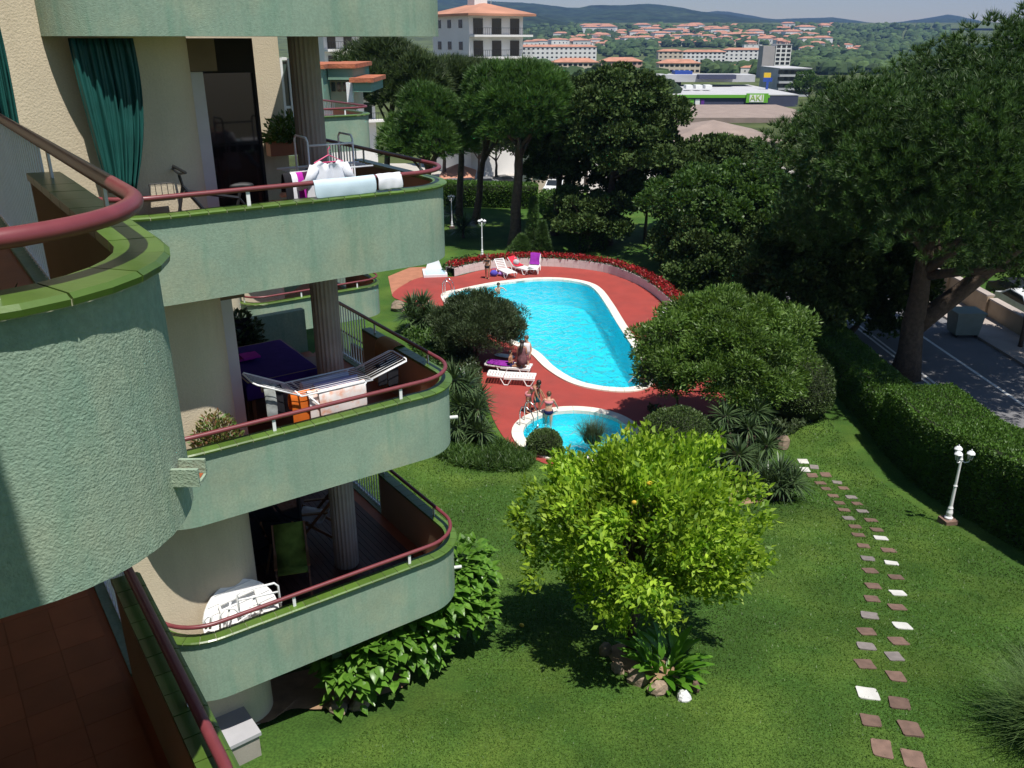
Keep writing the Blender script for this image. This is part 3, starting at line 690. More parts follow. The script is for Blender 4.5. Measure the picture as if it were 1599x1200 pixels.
PAMPASL = leafmat('pampas_blade', C4(0.055, 0.11, 0.025), C4(0.13, 0.20, 0.06), trans=0.2, clump=0.2)
GRASSL = leafmat('grass_blade', C4(0.042, 0.102, 0.015), C4(0.094, 0.164, 0.024), trans=0.3, clump=0.5, cscale=0.4)

def limbs(mb, base, top, r0, r1, ends, bend=0.3, n=8):
    """tapered trunk from base to top, then limbs from along it to the given ends"""
    base, top = Vector(base), Vector(top); k = 7; pts = []; rr = []
    for i in range(k):
        t = i / (k - 1); p = base.lerp(top, t) + Vector((random.uniform(-1, 1), random.uniform(-1, 1), 0)) * bend * 0.25 * math.sin(math.pi * t)
        pts.append(p); rr.append((r0 * 1.25 if i == 0 else r0) * (1 - t) + r1 * t)
    mb.tube(pts, rr, n)
    for e in ends:
        e = Vector(e); t = random.uniform(0.62, 0.97); s0 = base.lerp(top, t); L = (e - s0)
        mid = s0 + L * 0.5 + Vector((random.uniform(-.2, .2), random.uniform(-.2, .2), random.uniform(-0.25, 0.05))) * L.length * 0.35
        ra = (r0 * (1 - t) + r1 * t) * 0.62
        mb.tube([s0, s0.lerp(mid, 0.5) + L * 0.02, mid, mid.lerp(e, 0.5), e], [ra, ra * 0.8, ra * 0.6, ra * 0.42, ra * 0.2], 6)
def in_ell(n, c, rad, shell=0.55, low=-0.6):
    d = rdir(n); d = d[d[:, 2] > low]
    while len(d) < n: 
        e = rdir(n); d = np.vstack([d, e[e[:, 2] > low]])
    d = d[:n]; r = shell + (1 - shell) * rng.random((n, 1)) ** 0.5
    return np.array(c) + d * r * np.array(rad), d
def pine(name, label, base, crown_c, rad, ntuft, L, k=16, m=PINE, r0=0.3, lobes=10, wd=0.03, low=-0.45, group=None, extra=None, lean=None, limbs_to=None, lobe=0.45):
    base = Vector(base); t = thing(name, label, 'tree', base, group=group)
    C, d = in_ell(lobes, crown_c, np.array(rad) * (0.72 if lobe > 0.4 else 0.84), 0.45, low)
    C[:, 2] = np.maximum(C[:, 2], crown_c[2] - rad[2] * 0.5)
    lr = np.array(rad) * lobe
    per = ntuft // lobes; P = []; M = []
    for c in C:
        a, dd = in_ell(per, c, lr * rng.uniform(0.75, 1.15), 0.62, -0.5); P.append(a); M.append(unit(dd * 0.8 + np.array([0, 0, 0.65])))
    P = np.vstack(P); M = np.vstack(M)
    np_obj('crown', tufts(P, M, k, L, wd), 3, m, t)
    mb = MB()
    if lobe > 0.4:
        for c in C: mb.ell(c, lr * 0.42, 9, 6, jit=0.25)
        tag(mb.build('inner_shade', CORE, t), kind='stuff')  # dark filler blobs, painted as the deep shade inside the crown
    mb = MB(); top = Vector(crown_c) - Vector((0, 0, rad[2] * 0.35))
    limbs(mb, base, top if lean is None else lean, r0, r0 * 0.45, [Vector(c) for c in C[: min(lobes, 9)]] if limbs_to is None else limbs_to)
    if extra: extra(mb)
    mb.build('trunk', BARK, t, smooth=True); return t
def broadleaf(name, label, base, crown_c, rad, nclump, per, L, W, m, cr=0.8, r0=0.2, low=-0.5, shell=0.5, cat='tree', group=None, trunks=1, up=0.25, top=None):
    base = Vector(base); t = thing(name, label, cat, base, group=group)
    C, d = in_ell(nclump, crown_c, rad, shell, low)
    C += rng.normal(size=C.shape) * np.array(rad) * 0.10
    Rr = cr * rng.uniform(0.6, 1.25, nclump)
    np_obj('crown', clump_leaves(C, Rr, per, L, W, up=up), 4, m, t)
    mb = MB()
    for q in range(trunks):
        off = Vector((random.uniform(-1, 1), random.uniform(-1, 1), 0)) * (0.25 if trunks > 1 else 0) * r0 * 6
        tp = Vector(crown_c) + off * 3 - Vector((0, 0, rad[2] * 0.2))
        limbs(mb, base + off + Vector((0, 0, -0.1)), tp, r0, r0 * 0.4, [Vector(c) for c in C[q * 7: q * 7 + 7]])
    mb.build('trunk', BARK, t, smooth=True); return t

# --- the big umbrella pine on the right
b = ong(1402, 590); b.x += 0.3
cc = Vector((17.9, 33.0, 8.6))
e1 = atY(1620, 370, 33.5)
def fork(mb):
    p0 = atY(1428, 510, b.y); p1 = atY(1500, 455, 33.2); p2 = atY(1570, 400, 33.0); p3 = atY(1640, 350, 33.0)
    mb.tube([p0, p0.lerp(p1, .5), p1, p2, p3], [0.42, 0.38, 0.34, 0.28, 0.18], 10)
pine('umbrella_pine', 'huge dark umbrella pine with forked trunk at the right beside the road', b, cc, (8.2, 7.2, 5.6), 27000, 0.31, k=27, r0=0.55, lobes=150, wd=0.028, lobe=0.25, low=-0.6, extra=fork, lean=atY(1455, 330, 33.4))
# --- trees at the far end of the garden
G1 = 'trees at the far end of the garden'
def pt_at(px, Y): 
    p = atY(px, 300, Y); return Vector((p.x, Y, gz(p.x, Y)))
def cr(px, py, Y): p = atY(px, py + 14, Y); return p
def rad_px(w, h, Y, dy=None):
    s = (Y * cp + 4) / F; return (w * s / 2 * 0.9, (dy if dy else w * s / 2 * 0.9), h * s / 2 * 0.78)
def place_pine(label, bpx, Y, cpx, cpy, wpx, hpx, n, **kw):
    return pine('pine_tree', label, pt_at(bpx, Y), cr(cpx, cpy, Y), rad_px(wpx, hpx, Y), n, kw.pop('L', 0.5), group=G1, **kw)
def place_oak(label, bpx, Y, cpx, cpy, wpx, hpx, nc, per, L, W, m, **kw):
    return broadleaf(kw.pop('name', 'broadleaf_tree'), label, pt_at(bpx, Y), cr(cpx, cpy, Y), rad_px(wpx, hpx, Y), nc, per, L, W, m, group=G1, **kw)
place_pine('dark spreading pine rising behind the far balconies', 590, 64, 612, 118, 200, 150, 5200, m=ALEPPO, lobes=34, wd=0.06, L=0.6, k=18)
place_pine('grey green pine below the white apartment house', 716, 66, 722, 120, 190, 100, 3600, m=ALEPPO, lobes=26, wd=0.06, L=0.6, k=18)
place_pine('bright green round pine beside the far balconies', 662, 58, 668, 195, 150, 160, 4600, m=PINE2, lobes=26, wd=0.055, L=0.5, k=20)
place_pine('umbrella pine with a leaning trunk left of the tallest trunk', 741, 66, 762, 165, 175, 150, 4600, m=PINE2, lobes=28, wd=0.055, L=0.55, k=20)
place_pine('umbrella pine on the thick trunk behind the pool', 803, 58, 812, 160, 195, 170, 6200, m=PINE2, lobes=34, wd=0.055, L=0.55, r0=0.42, k=20)
place_pine('small pine tucked behind the holm oak', 866, 62, 880, 200, 150, 170, 4000, m=PINE, lobes=24, wd=0.055, L=0.5)
place_oak('tall dark holm oak at the centre of the far trees', 952, 59, 962, 195, 215, 215, 170, 330, 0.25, 0.17, OAKL, cr=0.85, r0=0.34, shell=0.35)
place_oak('low dark holm oak hanging over the far hedge', 885, 63, 900, 240, 165, 150, 100, 320, 0.25, 0.17, OAKL, cr=0.8, r0=0.18)
place_oak('holm oak with bushy lower branches by the flower bed', 925, 57, 920, 330, 140, 110, 60, 300, 0.2, 0.14, OAKL, cr=0.65, r0=0.12, trunks=3)
place_oak('round dark oak below the brown roof', 1130, 62, 1128, 246, 170, 95, 110, 340, 0.26, 0.17, OAKL, cr=0.85, r0=0.25)
place_oak('lighter bushy tree between dark oaks and big pine', 1140, 52, 1140, 305, 250, 130, 150, 340, 0.25, 0.16, SHRUBL, cr=0.8, r0=0.22)
place_oak('dark dense tree under the bushy one, behind the red flowers', 1130, 50, 1125, 385, 215, 170, 170, 360, 0.22, 0.15, OAKL, cr=0.75, r0=0.2)
place_oak('slender dark oak between the holm oak and bushy tree', 1012, 60, 1010, 285, 120, 150, 70, 300, 0.22, 0.15, OAKL, cr=0.7, r0=0.15)
place_oak('ivy covered tree in the shade of the big pine', 1250, 38, 1255, 420, 210, 230, 190, 380, 0.2, 0.14, OAKL, cr=0.7, r0=0.2)
place_oak('shaded tree left of the big pine trunk', 1345, 39, 1350, 435, 190, 200, 160, 360, 0.2, 0.14, OAKL, cr=0.6, r0=0.18, trunks=2)
place_oak('dark tree across the road between trunk and branch', 1430, 54, 1432, 400, 190, 150, 90, 320, 0.24, 0.16, OAKL, cr=0.75, r0=0.2)
place_oak('dark tree across the road under the pine branch', 1545, 56, 1540, 375, 190, 130, 80, 320, 0.24, 0.16, OAKL, cr=0.75, r0=0.2)
place_oak('bright green tree top beyond the umbrella pines', 915, 105, 918, 138, 90, 60, 36, 260, 0.3, 0.2, PEPPERL, cr=1.2, r0=0.3)
place_oak('dark tree top left of the bright green one', 855, 100, 852, 120, 60, 60, 26, 240, 0.3, 0.2, SHRUBL, cr=1.1, r0=0.3)
# --- small planting round the terrace
def gp(px, py): return ong(px, py)
def veg(name, label, px, py, Yc, cx, cy, w, h, nc, per, L, W, m, **kw):
    b = gp(px, py); c = atY(cx, cy, Yc if Yc else b.y); s = (c.y * cp + (CZ - c.z) * sp) / F
    return broadleaf(name, label, b, c, (w * s / 2, w * s / 2 * kw.pop('dep', 0.9), h * s / 2), nc, per, L, W, m, **kw)
veg('olive_tree', 'dense grey green olive tree overhanging the pool', 742, 566, None, 746, 512, 124, 84, 260, 330, 0.15, 0.03, OLIVEL, cr=0.46, r0=0.10, up=0.9, shell=0.5, dep=0.95)
veg('pepper_tree', 'wide light green feathery tree at the right of the pool', 1150, 668, 27.8, 1130, 560, 240, 180, 300, 300, 0.16, 0.055, PEPPERL, cr=0.52, r0=0.11, trunks=3, shell=0.4)
veg('young_tree', 'darker loose tree touching the pool corner', 1072, 690, 27.3, 1050, 575, 90, 120, 46, 210, 0.13, 0.035, OLIVEL, cr=0.42, r0=0.06, shell=0.3)
# clipped domes
def dome(label, px, py, w, h, m=BOXL, L=0.055, n=9000, lift=0.0, name='clipped_shrub'):
    b = gp(px, py); s = (b.y * cp + (CZ - b.z) * sp) / F; rx = w * s / 2; hz = h * s / (cp * 1.0)
    t = thing(name, label, 'shrub', b, group='clipped round shrubs')
    hz = max(0.3, hz - rx * sp * 0.55)
    d = rdir(n); d = d[d[:, 2] > -0.35]; N = len(d)
    rr = 1 + 0.03 * rng.normal(size=(N, 1)) + np.array([[0.05 * mnoise.noise(Vector(q * 2.3 + 5))] for q in d])
    P = np.array(b) + np.array([0, 0, hz * 0.42 + lift]) + d * rr * np.array([rx, rx, hz * 0.58])
    np_obj('foliage', leaf_quads(P, unit(d + rdir(N) * 0.8 + np.array([0, 0, 0.2])), L * 1.3, L * 0.8), 4, m, t)
    mb = MB(); mb.ell(b + Vector((0, 0, hz * 0.42 + lift)), (rx * 0.95, rx * 0.95, hz * 0.55), 20, 12); mb.build('shade_core', CORE, t, smooth=True)  # dark filler ellipsoid, painted as shade behind the clipped leaves
    if lift > 0.1:
        mb = MB(); mb.tube([b, b + Vector((0, 0, hz * 0.3 + lift))], [0.09, 0.07], 8); mb.build('stem', BARK, t)
    return t
dome('large clipped dome of box beside the lemon tree', 1052, 742, 120, 112, n=26000)
dome('clipped dome half hidden behind the feathery tree', 1245, 648, 96, 104, m=BOXL, n=16000)
dome('small clipped ball at the edge of the paddling pool', 850, 706, 52, 38, n=6000, L=0.05)
dome('tiny clipped ball in front of the small one', 866, 712, 28, 20, n=2500, L=0.05, m=HEDGEL)
# grassy tuft plants
def tussock(label, b, n, L, W, m, spread=0.6, name='grass_tuft', cat='plant', droop=0.5, base_r=0.25, group=None, segs=4):
    """arching blades: each a strip of quads from a shared base"""
    b = Vector(b); t = thing(name, label, cat, b, group=group)
    az = rng.uniform(0, 2 * math.pi, n); out = np.abs(rng.normal(0, spread, n)); LL = L * rng.uniform(0.55, 1.15, n)
    br = base_r * np.sqrt(rng.random(n)); ba = rng.uniform(0, 2 * math.pi, n)
    o = np.stack([br * np.cos(ba), br * np.sin(ba), np.zeros(n)], 1) + np.array(b)
    h = np.stack([np.cos(az), np.sin(az), np.zeros(n)], 1); z = np.array([0, 0, 1.0])
    side = np.stack([-np.sin(az), np.cos(az), np.zeros(n)], 1)
    P = [o]; el = np.arctan2(1.0, out)
    cur = o.copy(); quads = []
    for k in range(segs):
        d = h * np.cos(el)[:, None] + z * np.sin(el)[:, None]; nx = cur + d * (LL / segs)[:, None]
        w0 = W * (1 - k / segs) ** 0.6 / 2; w1 = W * max(0.05, (1 - (k + 1) / segs)) ** 0.6 / 2
        quads.append(np.stack([cur - side * w0, cur + side * w0, nx + side * w1, nx - side * w1], 1))
        cur = nx; el = el - droop * rng.uniform(0.7, 1.3, n) * (k + 1) / segs
    V = np.concatenate(quads, 0).reshape(-1, 3)
    o_ = np_obj('blades', V, 4, m, t); tag(o_, kind='stuff'); return t
def rosette(parent, c, n, L, W, m=YUCCAL, low=-0.35):
    """stiff yucca head"""
    c = np.array(c); d = rdir(n * 2); d = d[d[:, 2] > low][:n]; N = len(d); s = unit(np.cross(d, np.array([[0, 0, 1.0]]) + 0.05 * rdir(N)))
    LL = L * rng.uniform(0.75, 1.1, (N, 1)); nn = np.cross(s, d)
    a = c + d * 0.04; mid = c + d * LL * 0.5 + nn * 0.02; tip = c + d * LL - np.array([0, 0, 1]) * LL * 0.12 * (1 - d[:, 2:3])
    V = np.stack([a - s * W * 0.35, mid - s * W / 2, tip, mid + s * W / 2], 1); V2 = V.reshape(-1, 3)
    o = np_obj('leaf_head', V2, 4, m, parent); return o
def yucca(label, base, heads, n=120, L=0.62, W=0.06, group='spiky yuccas'):
    b = Vector(base); t = thing('yucca', label, 'plant', b, group=group); mb = MB()
    for hx, hy, hz in heads:
        c = b + Vector((hx, hy, hz)); rosette(t, c, n, L, W)
        mb.tube([b + Vector((hx * 0.3, hy * 0.3, -0.1)), b + Vector((hx * 0.7, hy * 0.7, hz * 0.6)), c], [0.09, 0.075, 0.05], 7)
    mb.build('stem', BARK, t, smooth=True); return t
yb = gp(1168, 758)
yucca('tall multi-headed yucca between the clipped dome and the path', yb, [(-0.9, 0.5, 1.5), (0.0, 0.6, 1.7), (0.55, 0.3, 1.25), (-0.45, -0.2, 1.15), (0.2, -0.1, 0.8), (-0.7, 0.9, 2.0), (0.3, 1.0, 2.1), (-1.15, 0.2, 1.0)], n=120, L=0.72, W=0.055)
yucca('low bushy yucca beside the stepping stones', gp(1216, 782), [(0, 0, 0.45), (0.4, 0.15, 0.5), (-0.35, 0.2, 0.5), (0.1, 0.4, 0.65)], n=130, L=0.78, W=0.05)
yb = gp(735, 690)
yucca('large yucca clump between the balcony and the terrace', yb, [(-0.35, 0.3, 1.2), (0.25, 0.2, 1.15), (0.05, 0.1, 0.65), (-0.2, 1.0, 1.7), (0.35, -0.3, 0.5), (-0.5, -0.1, 0.6), (0.2, 0.9, 1.2), (-0.6, 0.9, 2.0)], n=150, L=0.85, W=0.06)
yucca('dark spiky yucca left of the olive tree', gp(655, 522), [(0, 0, 0.7), (0.5, 0.1, 0.9), (-0.5, 0.2, 0.8), (0.15, 0.5, 1.3), (-0.3, 0.6, 1.2), (0.7, 0.4, 0.6)], n=130, L=0.9, W=0.07)
yucca('pale palm-like yucca on the far lawn', gp(723, 372), [(0, 0, 0.6), (0.1, 0.3, 0.8)], n=110, L=1.15, W=0.09)
yucca('second pale yucca beside the balcony on the far lawn', gp(704, 350), [(0, 0, 0.7)], n=110, L=1.3, W=0.1)
# ornamental grasses and ground cover
tussock('tall pampas grass clump at the right edge', gp(1650, 1160), 2600, 1.5, 0.012, PAMPASL, spread=0.55, droop=0.62, base_r=0.45, name='pampas_grass')
tussock('second pampas grass behind the first at the right edge', gp(1690, 1060), 1500, 1.4, 0.012, PAMPASL, spread=0.5, droop=0.6, base_r=0.4, name='pampas_grass')
tussock('dark reed tuft standing in front of the paddling pool', gp(925, 690), 900, 0.95, 0.014, OLIVEL, spread=0.55, droop=0.5, base_r=0.3)
def cover(name, label, poly_px, n, L, W, m, h=0.3, z0=0.0, up=0.9, cat='ground cover'):
    poly = [gp(x, y) for x, y in poly_px]; xs = [p.x for p in poly]; ys = [p.y for p in poly]; P = []
    while len(P) < n:
        x, y = random.uniform(min(xs), max(xs)), random.uniform(min(ys), max(ys))
        if inside(x, y, poly): P.append((x, y, gz(x, y) + z0 + random.random() * h * (0.6 + 0.6 * mnoise.noise(Vector((x * 1.5, y * 1.5, 0))))))
    P = np.array(P); D = unit(rdir(n) + np.array([0, 0, up]))
    o = np_obj(name, leaf_quads(P, D, L, W), 4, m); return tag(o, label, cat, kind='stuff')
cover('ground_cover', 'low dark ground cover below the terrace edge', [(682, 716), (710, 700), (760, 690), (800, 700), (838, 722), (820, 738), (760, 738), (715, 730)], 7000, 0.26, 0.03, SHRUBL, h=0.3)
cover('ground_cover', 'ivy slope between the balcony and the olive tree', [(628, 520), (660, 505), (690, 530), (720, 570), (745, 620), (740, 660), (700, 640), (660, 570)], 9000, 0.16, 0.10, SHRUBL, h=0.75)
cover('ground_cover', 'low dark shrubs under the olive tree', [(690, 545), (735, 548), (752, 600), (745, 640), (715, 610)], 6000, 0.15, 0.08, OLIVEL, h=0.9)
cover('ground_cover', 'low dark planting below the feathery tree', [(1010, 640), (1060, 660), (1150, 670), (1230, 670), (1290, 645), (1220, 690), (1120, 690), (1040, 690)], 5000, 0.16, 0.08, OLIVEL, h=0.6)
cover('ground_cover', 'low shrub beside the flower bed end', [(690, 425), (712, 412), (735, 410), (730, 420), (705, 432)], 2600, 0.14, 0.1, SHRUBL, h=0.7)
def conifer(label, px, py, h, r, group='small conifers'):
    b = gp(px, py); t = thing('conifer', label, 'tree', b, group=group); n = 700
    z = rng.random(n); az = rng.uniform(0, 2 * math.pi, n); rr = r * (1 - z) * (0.75 + 0.25 * np.sin(z * 40)) + 0.05
    P = np.array(b) + np.stack([rr * np.cos(az), rr * np.sin(az), 0.1 + z * h], 1); M = np.stack([np.cos(az), np.sin(az), 0.3 + 0 * az], 1)
    np_obj('crown', tufts(P, unit(M), 14, 0.28, 0.03), 3, PINE, t); mb = MB(); mb.tube([b, b + Vector((0, 0, h))], [0.06, 0.015], 6); mb.build('trunk', BARK, t)
conifer('slim dark conifer on the far lawn behind the sunbeds', 832, 392, 3.4, 0.55)
conifer('shorter conifer right of the slim one on the far lawn', 846, 396, 2.0, 0.6)
conifer('low round conifer left of the slim one', 815, 394, 1.0, 0.9)
# --- hedges
def hedge(label, pts, h, n, m=HEDGEL, name='hedge', L=0.11):
    """clipped hedge: foliage over top and sides of a run; pts = list of (inner, outer) plan pairs"""
    t = thing(name, label, 'hedge', (pts[0][0][0], pts[0][0][1], gz(*pts[0][0])))
    mb = MB(); rows = []; Q = []
    for a, b in pts:
        za, zb = gz(*a), gz(*b); A, B = Vector((a[0], a[1], za)), Vector((b[0], b[1], zb)); i = (B - A).normalized() * 0.12
        rows.append([A + i, A + i + Vector((0, 0, h - 0.12)), B - i + Vector((0, 0, h - 0.12)), B - i])
        Q.append((A, A + Vector((0, 0, h)), B + Vector((0, 0, h)), B))
    mb.grid(rows); mb.add(rows[0], [(0, 1, 2, 3)]); mb.add(rows[-1], [(3, 2, 1, 0)]); mb.build('shade_core', CORE, t)  # near-black filler, the hedge's inner shade put into its colour
    faces = []
    for r0, r1 in zip(Q, Q[1:]):
        for j in range(3): faces.append((r0[j], r0[j + 1], r1[j], r1[j + 1]))
    faces.append((Q[0][0], Q[0][1], Q[0][3], Q[0][2])); faces.append((Q[-1][0], Q[-1][1], Q[-1][3], Q[-1][2]))
    ar = [((f[1] - f[0]).cross(f[2] - f[0])).length for f in faces]; tot = sum(ar); V = []
    cen = sum((q[1] + q[2] for q in Q), Vector((0, 0, 0))) / (2 * len(Q))
    for f, a in zip(faces, ar):
        k = int(n * a / tot); s, tt = rng.random((k, 1)), rng.random((k, 1)); f_ = [np.array(p) for p in f]
        P = (f_[0] * (1 - s) + f_[1] * s) * (1 - tt) + (f_[2] * (1 - s) + f_[3] * s) * tt
        nn = (f[1] - f[0]).cross(f[2] - f[0]).normalized(); fc = (f[0] + f[3]) / 2
        if nn.z < -0.5 or (abs(nn.z) < 0.5 and nn.dot(fc - cen) < 0): nn = -nn
        nn = np.array(nn); bumpy = np.array([[0.06 * mnoise.noise(Vector(p * 1.1)) + 0.03 * mnoise.noise(Vector(p * 4))] for p in P])
        P = P + nn * (bumpy + 0.03 * rng.normal(size=(k, 1)))
        V.append(leaf_quads(P, unit(nn + rdir(k) * 0.8 + np.array([0, 0, 0.35])), L, L * 0.6))
    np_obj('foliage', np.vstack(V), 4, m, t); return t
HX = gp(1479, 818).x + 0.75
print('HX', HX, gp(1479,818))
hedge('tall clipped hedge along the lawn behind the lamp post', [((HX + 0.02 * (y - 18), y), (14.6 + 0.02 * y, y)) for y in (9, 12, 15, 18, 21, 24, 27.3)], 2.25, 120000, L=0.075)
hedge('lower clipped hedge leading towards the big pine', [((HX + 0.3, y), (14.6, y)) for y in (27.6, 31, 35, 40)], 1.55, 52000, L=0.075)
hb = [gp(x, y) for x, y in ((690, 322), (740, 324), (800, 326), (838, 327))]
hedge('dark hedge closing the far lawn', [((p.x, p.y), (p.x, p.y + 2.2)) for p in hb], 1.9, 14000, L=0.16)
hb = [gp(x, y) for x, y in ((842, 328), (862, 345), (880, 365), (905, 395))]
hedge('hedge returning from the far lawn towards the pool', [((p.x, p.y), (p.x + 1.8, p.y + 0.6)) for p in hb], 1.6, 10000, L=0.15)

# --- lemon tree
lb = gp(985, 1020); ltc = Vector((lb.x + 0.12, lb.y + 0.35, lb.z + 2.5))
lt = thing('lemon_tree', 'bright green lemon tree with yellow fruit in the middle of the lawn', 'tree', lb)
C, d = in_ell(420, ltc, (1.9, 1.75, 1.6), 0.4, -0.7)
C += rng.normal(size=C.shape) * 0.09
lobe = np.array([1 + 0.45 * mnoise.noise(Vector(q * 2.1)) for q in d])[:, None]; C = np.array(ltc) + (C - np.array(ltc)) * lobe
def lemon_leaves(C, per, rr):
    K = len(C); idx = np.repeat(np.arange(K), per); n = len(idx); dd = rdir(n)
    P = C[idx] + dd * (rng.random((n, 1)) ** 0.5) * rr; out = unit(P - np.array(ltc) * np.array([1, 1, 0.92]))
    return P, unit(out * 0.7 + rdir(n) * 0.75 + np.array([0, 0, 0.25]))
P, D = lemon_leaves(C, 74, 0.25)
# the 300 leaves nearest the eye are single leaves, the rest one mass
dist = np.linalg.norm(P - np.array([0, 0, CZ]), axis=1) - (P[:, 2] - P[:, 2].mean()) * 0.15
order = np.argsort(dist); near = order[:300]; rest = order[300:]
def leaf_curve(L, W):
    """one curved leaf mesh along +X, 8 faces"""
    mb = MB(); rows = []
    for i in range(5):
        t = i / 4; w = W * math.sin(math.pi * min(0.98, 0.04 + t * 0.94)) ** 0.8 / 2; z = -0.25 * L * t * t
        rows.append([(L * t, -w, z + w * 0.35), (L * t, 0, z), (L * t, w, z + w * 0.35)])
    mb.grid(rows); return mb
o = np_obj('foliage', leaf_quads(P[rest], D[rest], 0.135, 0.062, 0.10), 4, LEMONL, lt); tag(o, kind='stuff')
lm = leaf_curve(0.14, 0.062).mesh('leaf', LEMONL, smooth=True)
for i in near:
    q = Vector(D[i]).to_track_quat('X', 'Z'); ob = inst('leaf', lm, lt, Vector(P[i])); ob.rotation_mode = 'QUATERNION'; ob.rotation_quaternion = q
mb = MB()
limbs(mb, lb + Vector((0, 0, -0.1)), ltc - Vector((0, 0, 0.9)), 0.10, 0.07, [Vector(c) for c in C[:34]])
mb.build('trunk', BARK, lt, smooth=True)
LEM = mat('lemon_skin', C4(0.62, 0.42, 0.04), 0.45, 0.1)
lem = MB(); lem.lathe([(0.006, -0.05), (0.025, -0.042), (0.036, -0.015), (0.037, 0.012), (0.026, 0.038), (0.01, 0.05), (0.004, 0.055)], n=10); lemm = lem.mesh('lemon', LEM, smooth=True)
for px, py in ((990, 785), (1014, 755), (979, 670)):
    # on the front surface of the crown, along the line of sight
    dr = ray(px, py); best = None
    c0 = Vector((0, 0, CZ)); tt = 6.0
    while tt < 22:
        p = c0 + dr * tt; q = p - ltc
        if (q.x / 2.1) ** 2 + (q.y / 1.92) ** 2 + (q.z / 1.7) ** 2 < 1: best = p; break
        tt += 0.05
    if best is not None: inst('lemon', lemm, lt, best, (random.random(), random.random(), 0))
for px, py, lab in ((815, 979, 'fallen lemon lying in the shadow left of the tree'), (968, 1041, 'fallen lemon by the rocks under the tree')):
    p = gp(px, py); o = inst('fallen_lemon', lemm, None, p + Vector((0, 0, 0.037)), (1.5, 0.3, 0.8)); tag(o, lab, 'lemon')
# broad-leaved plant at its foot
cb = gp(1040, 1052); cn = thing('broadleaf_plant', 'clump of upright glossy leaves at the foot of the lemon tree', 'plant', cb)
CL = leafmat('canna_leaf', C4(0.05, 0.15, 0.012), C4(0.12, 0.26, 0.03), trans=0.3, rough=0.3)
cl = MB(); rows = []
for i in range(7):
    t = i / 6; w_ = 0.085 * math.sin(math.pi * min(0.97, 0.06 + 0.92 * t)) ** 0.7; x = 0.55 * t; z = -0.55 * 0.35 * t ** 2.2
    rows.append([(x, -w_, z + w_ * 0.4), (x, 0, z), (x, w_, z + w_ * 0.4)])
cl.grid(rows); clm = cl.mesh('leaf', CL, smooth=True)
for i in range(60):
    a = random.uniform(0, 2 * math.pi); rr = 0.42 * math.sqrt(random.random()); el = random.uniform(0.5, 1.45)
    p = cb + Vector((rr * math.cos(a), rr * math.sin(a), random.uniform(0.0, 0.25)))
    ob = inst('leaf', clm, cn, p, scale=[random.uniform(0.7, 1.15)] * 3); a2 = a + random.uniform(-0.7, 0.7)
    ob.rotation_mode = 'QUATERNION'; ob.rotation_quaternion = Vector((math.cos(a2) * math.cos(el), math.sin(a2) * math.cos(el), math.sin(el))).to_track_quat('X', 'Z')
# --- big-leaved bush under the lowest balcony
h0 = gp(535, 1098); h1 = gp(738, 1000)
hy = thing('broad_leaved_bush', 'big-leaved green bush growing against the lowest balcony', 'bush', gp(640, 1060))
Cb = []
for i in range(110):
    t = random.random(); p = h0.lerp(h1, t); hh = 0.75 + 0.95 * t; q = random.uniform(0, 1) ** 0.7
    n_ = Vector((-0.55, 0.83, 0))
    Cb.append(p + n_ * random.uniform(-0.4, 0.3) + Vector((0, 0, 0.15 + hh * q)))
Cb = np.array(Cb)
idx = np.repeat(np.arange(110), 28); nL = len(idx); dd = rdir(nL); dd[:, 2] = np.abs(dd[:, 2]) * 0.9
Pb = Cb[idx] + dd * 0.33; outv = unit(dd * 0.8 + np.array([[0.22, -0.3, 0.1]]) + rdir(nL) * 0.65)
dist = np.linalg.norm(Pb - np.array([0, 0, CZ]), axis=1) - Pb[:, 2] * 0.1
order = np.argsort(dist); near = order[:300]; rest = order[300:]
def heart(L, W):
    mb = MB(); rows = []
    for i in range(6):
        t = i / 5; w_ = W / 2 * (math.sin(math.pi * min(1, t * 0.96 + 0.03) ** 0.7)); z = -0.35 * L * t * t
        rows.append([(L * t, -w_, z + w_ * 0.25), (L * t, 0, z), (L * t, w_, z + w_ * 0.25)])
    mb.grid(rows); return mb
hm = heart(0.21, 0.15).mesh('leaf', HYDL, smooth=True)
for i in near:
    ob = inst('leaf', hm, hy, Vector(Pb[i]), scale=[random.uniform(0.75, 1.2)] * 3); ob.rotation_mode = 'QUATERNION'; ob.rotation_quaternion = Vector(outv[i]).to_track_quat('X', 'Z')
hv = np.array(heart(0.21, 0.15).v); hf = heart(0.21, 0.15).f; V = []
for i in rest:
    M = np.array(Vector(outv[i]).to_track_quat('X', 'Z').to_matrix()); q = hv @ M.T * random.uniform(0.75, 1.2) + Pb[i]
    for f in hf: V.append(q[list(f)])
o = np_obj('foliage', np.array(V).reshape(-1, 3), 4, HYDL, hy); tag(o, kind='stuff')
mb = MB()
for c in Cb[:40]:
    t = random.random(); s0 = h0.lerp(h1, t) + Vector((-0.1, 0.2, 0)); s0.z = gz(s0.x, s0.y); mb.tube([s0, s0.lerp(Vector(c), 0.5) + Vector((0, 0, 0.1)), Vector(c)], [0.018, 0.014, 0.008], 5)
mb.build('stems', BARK, hy)
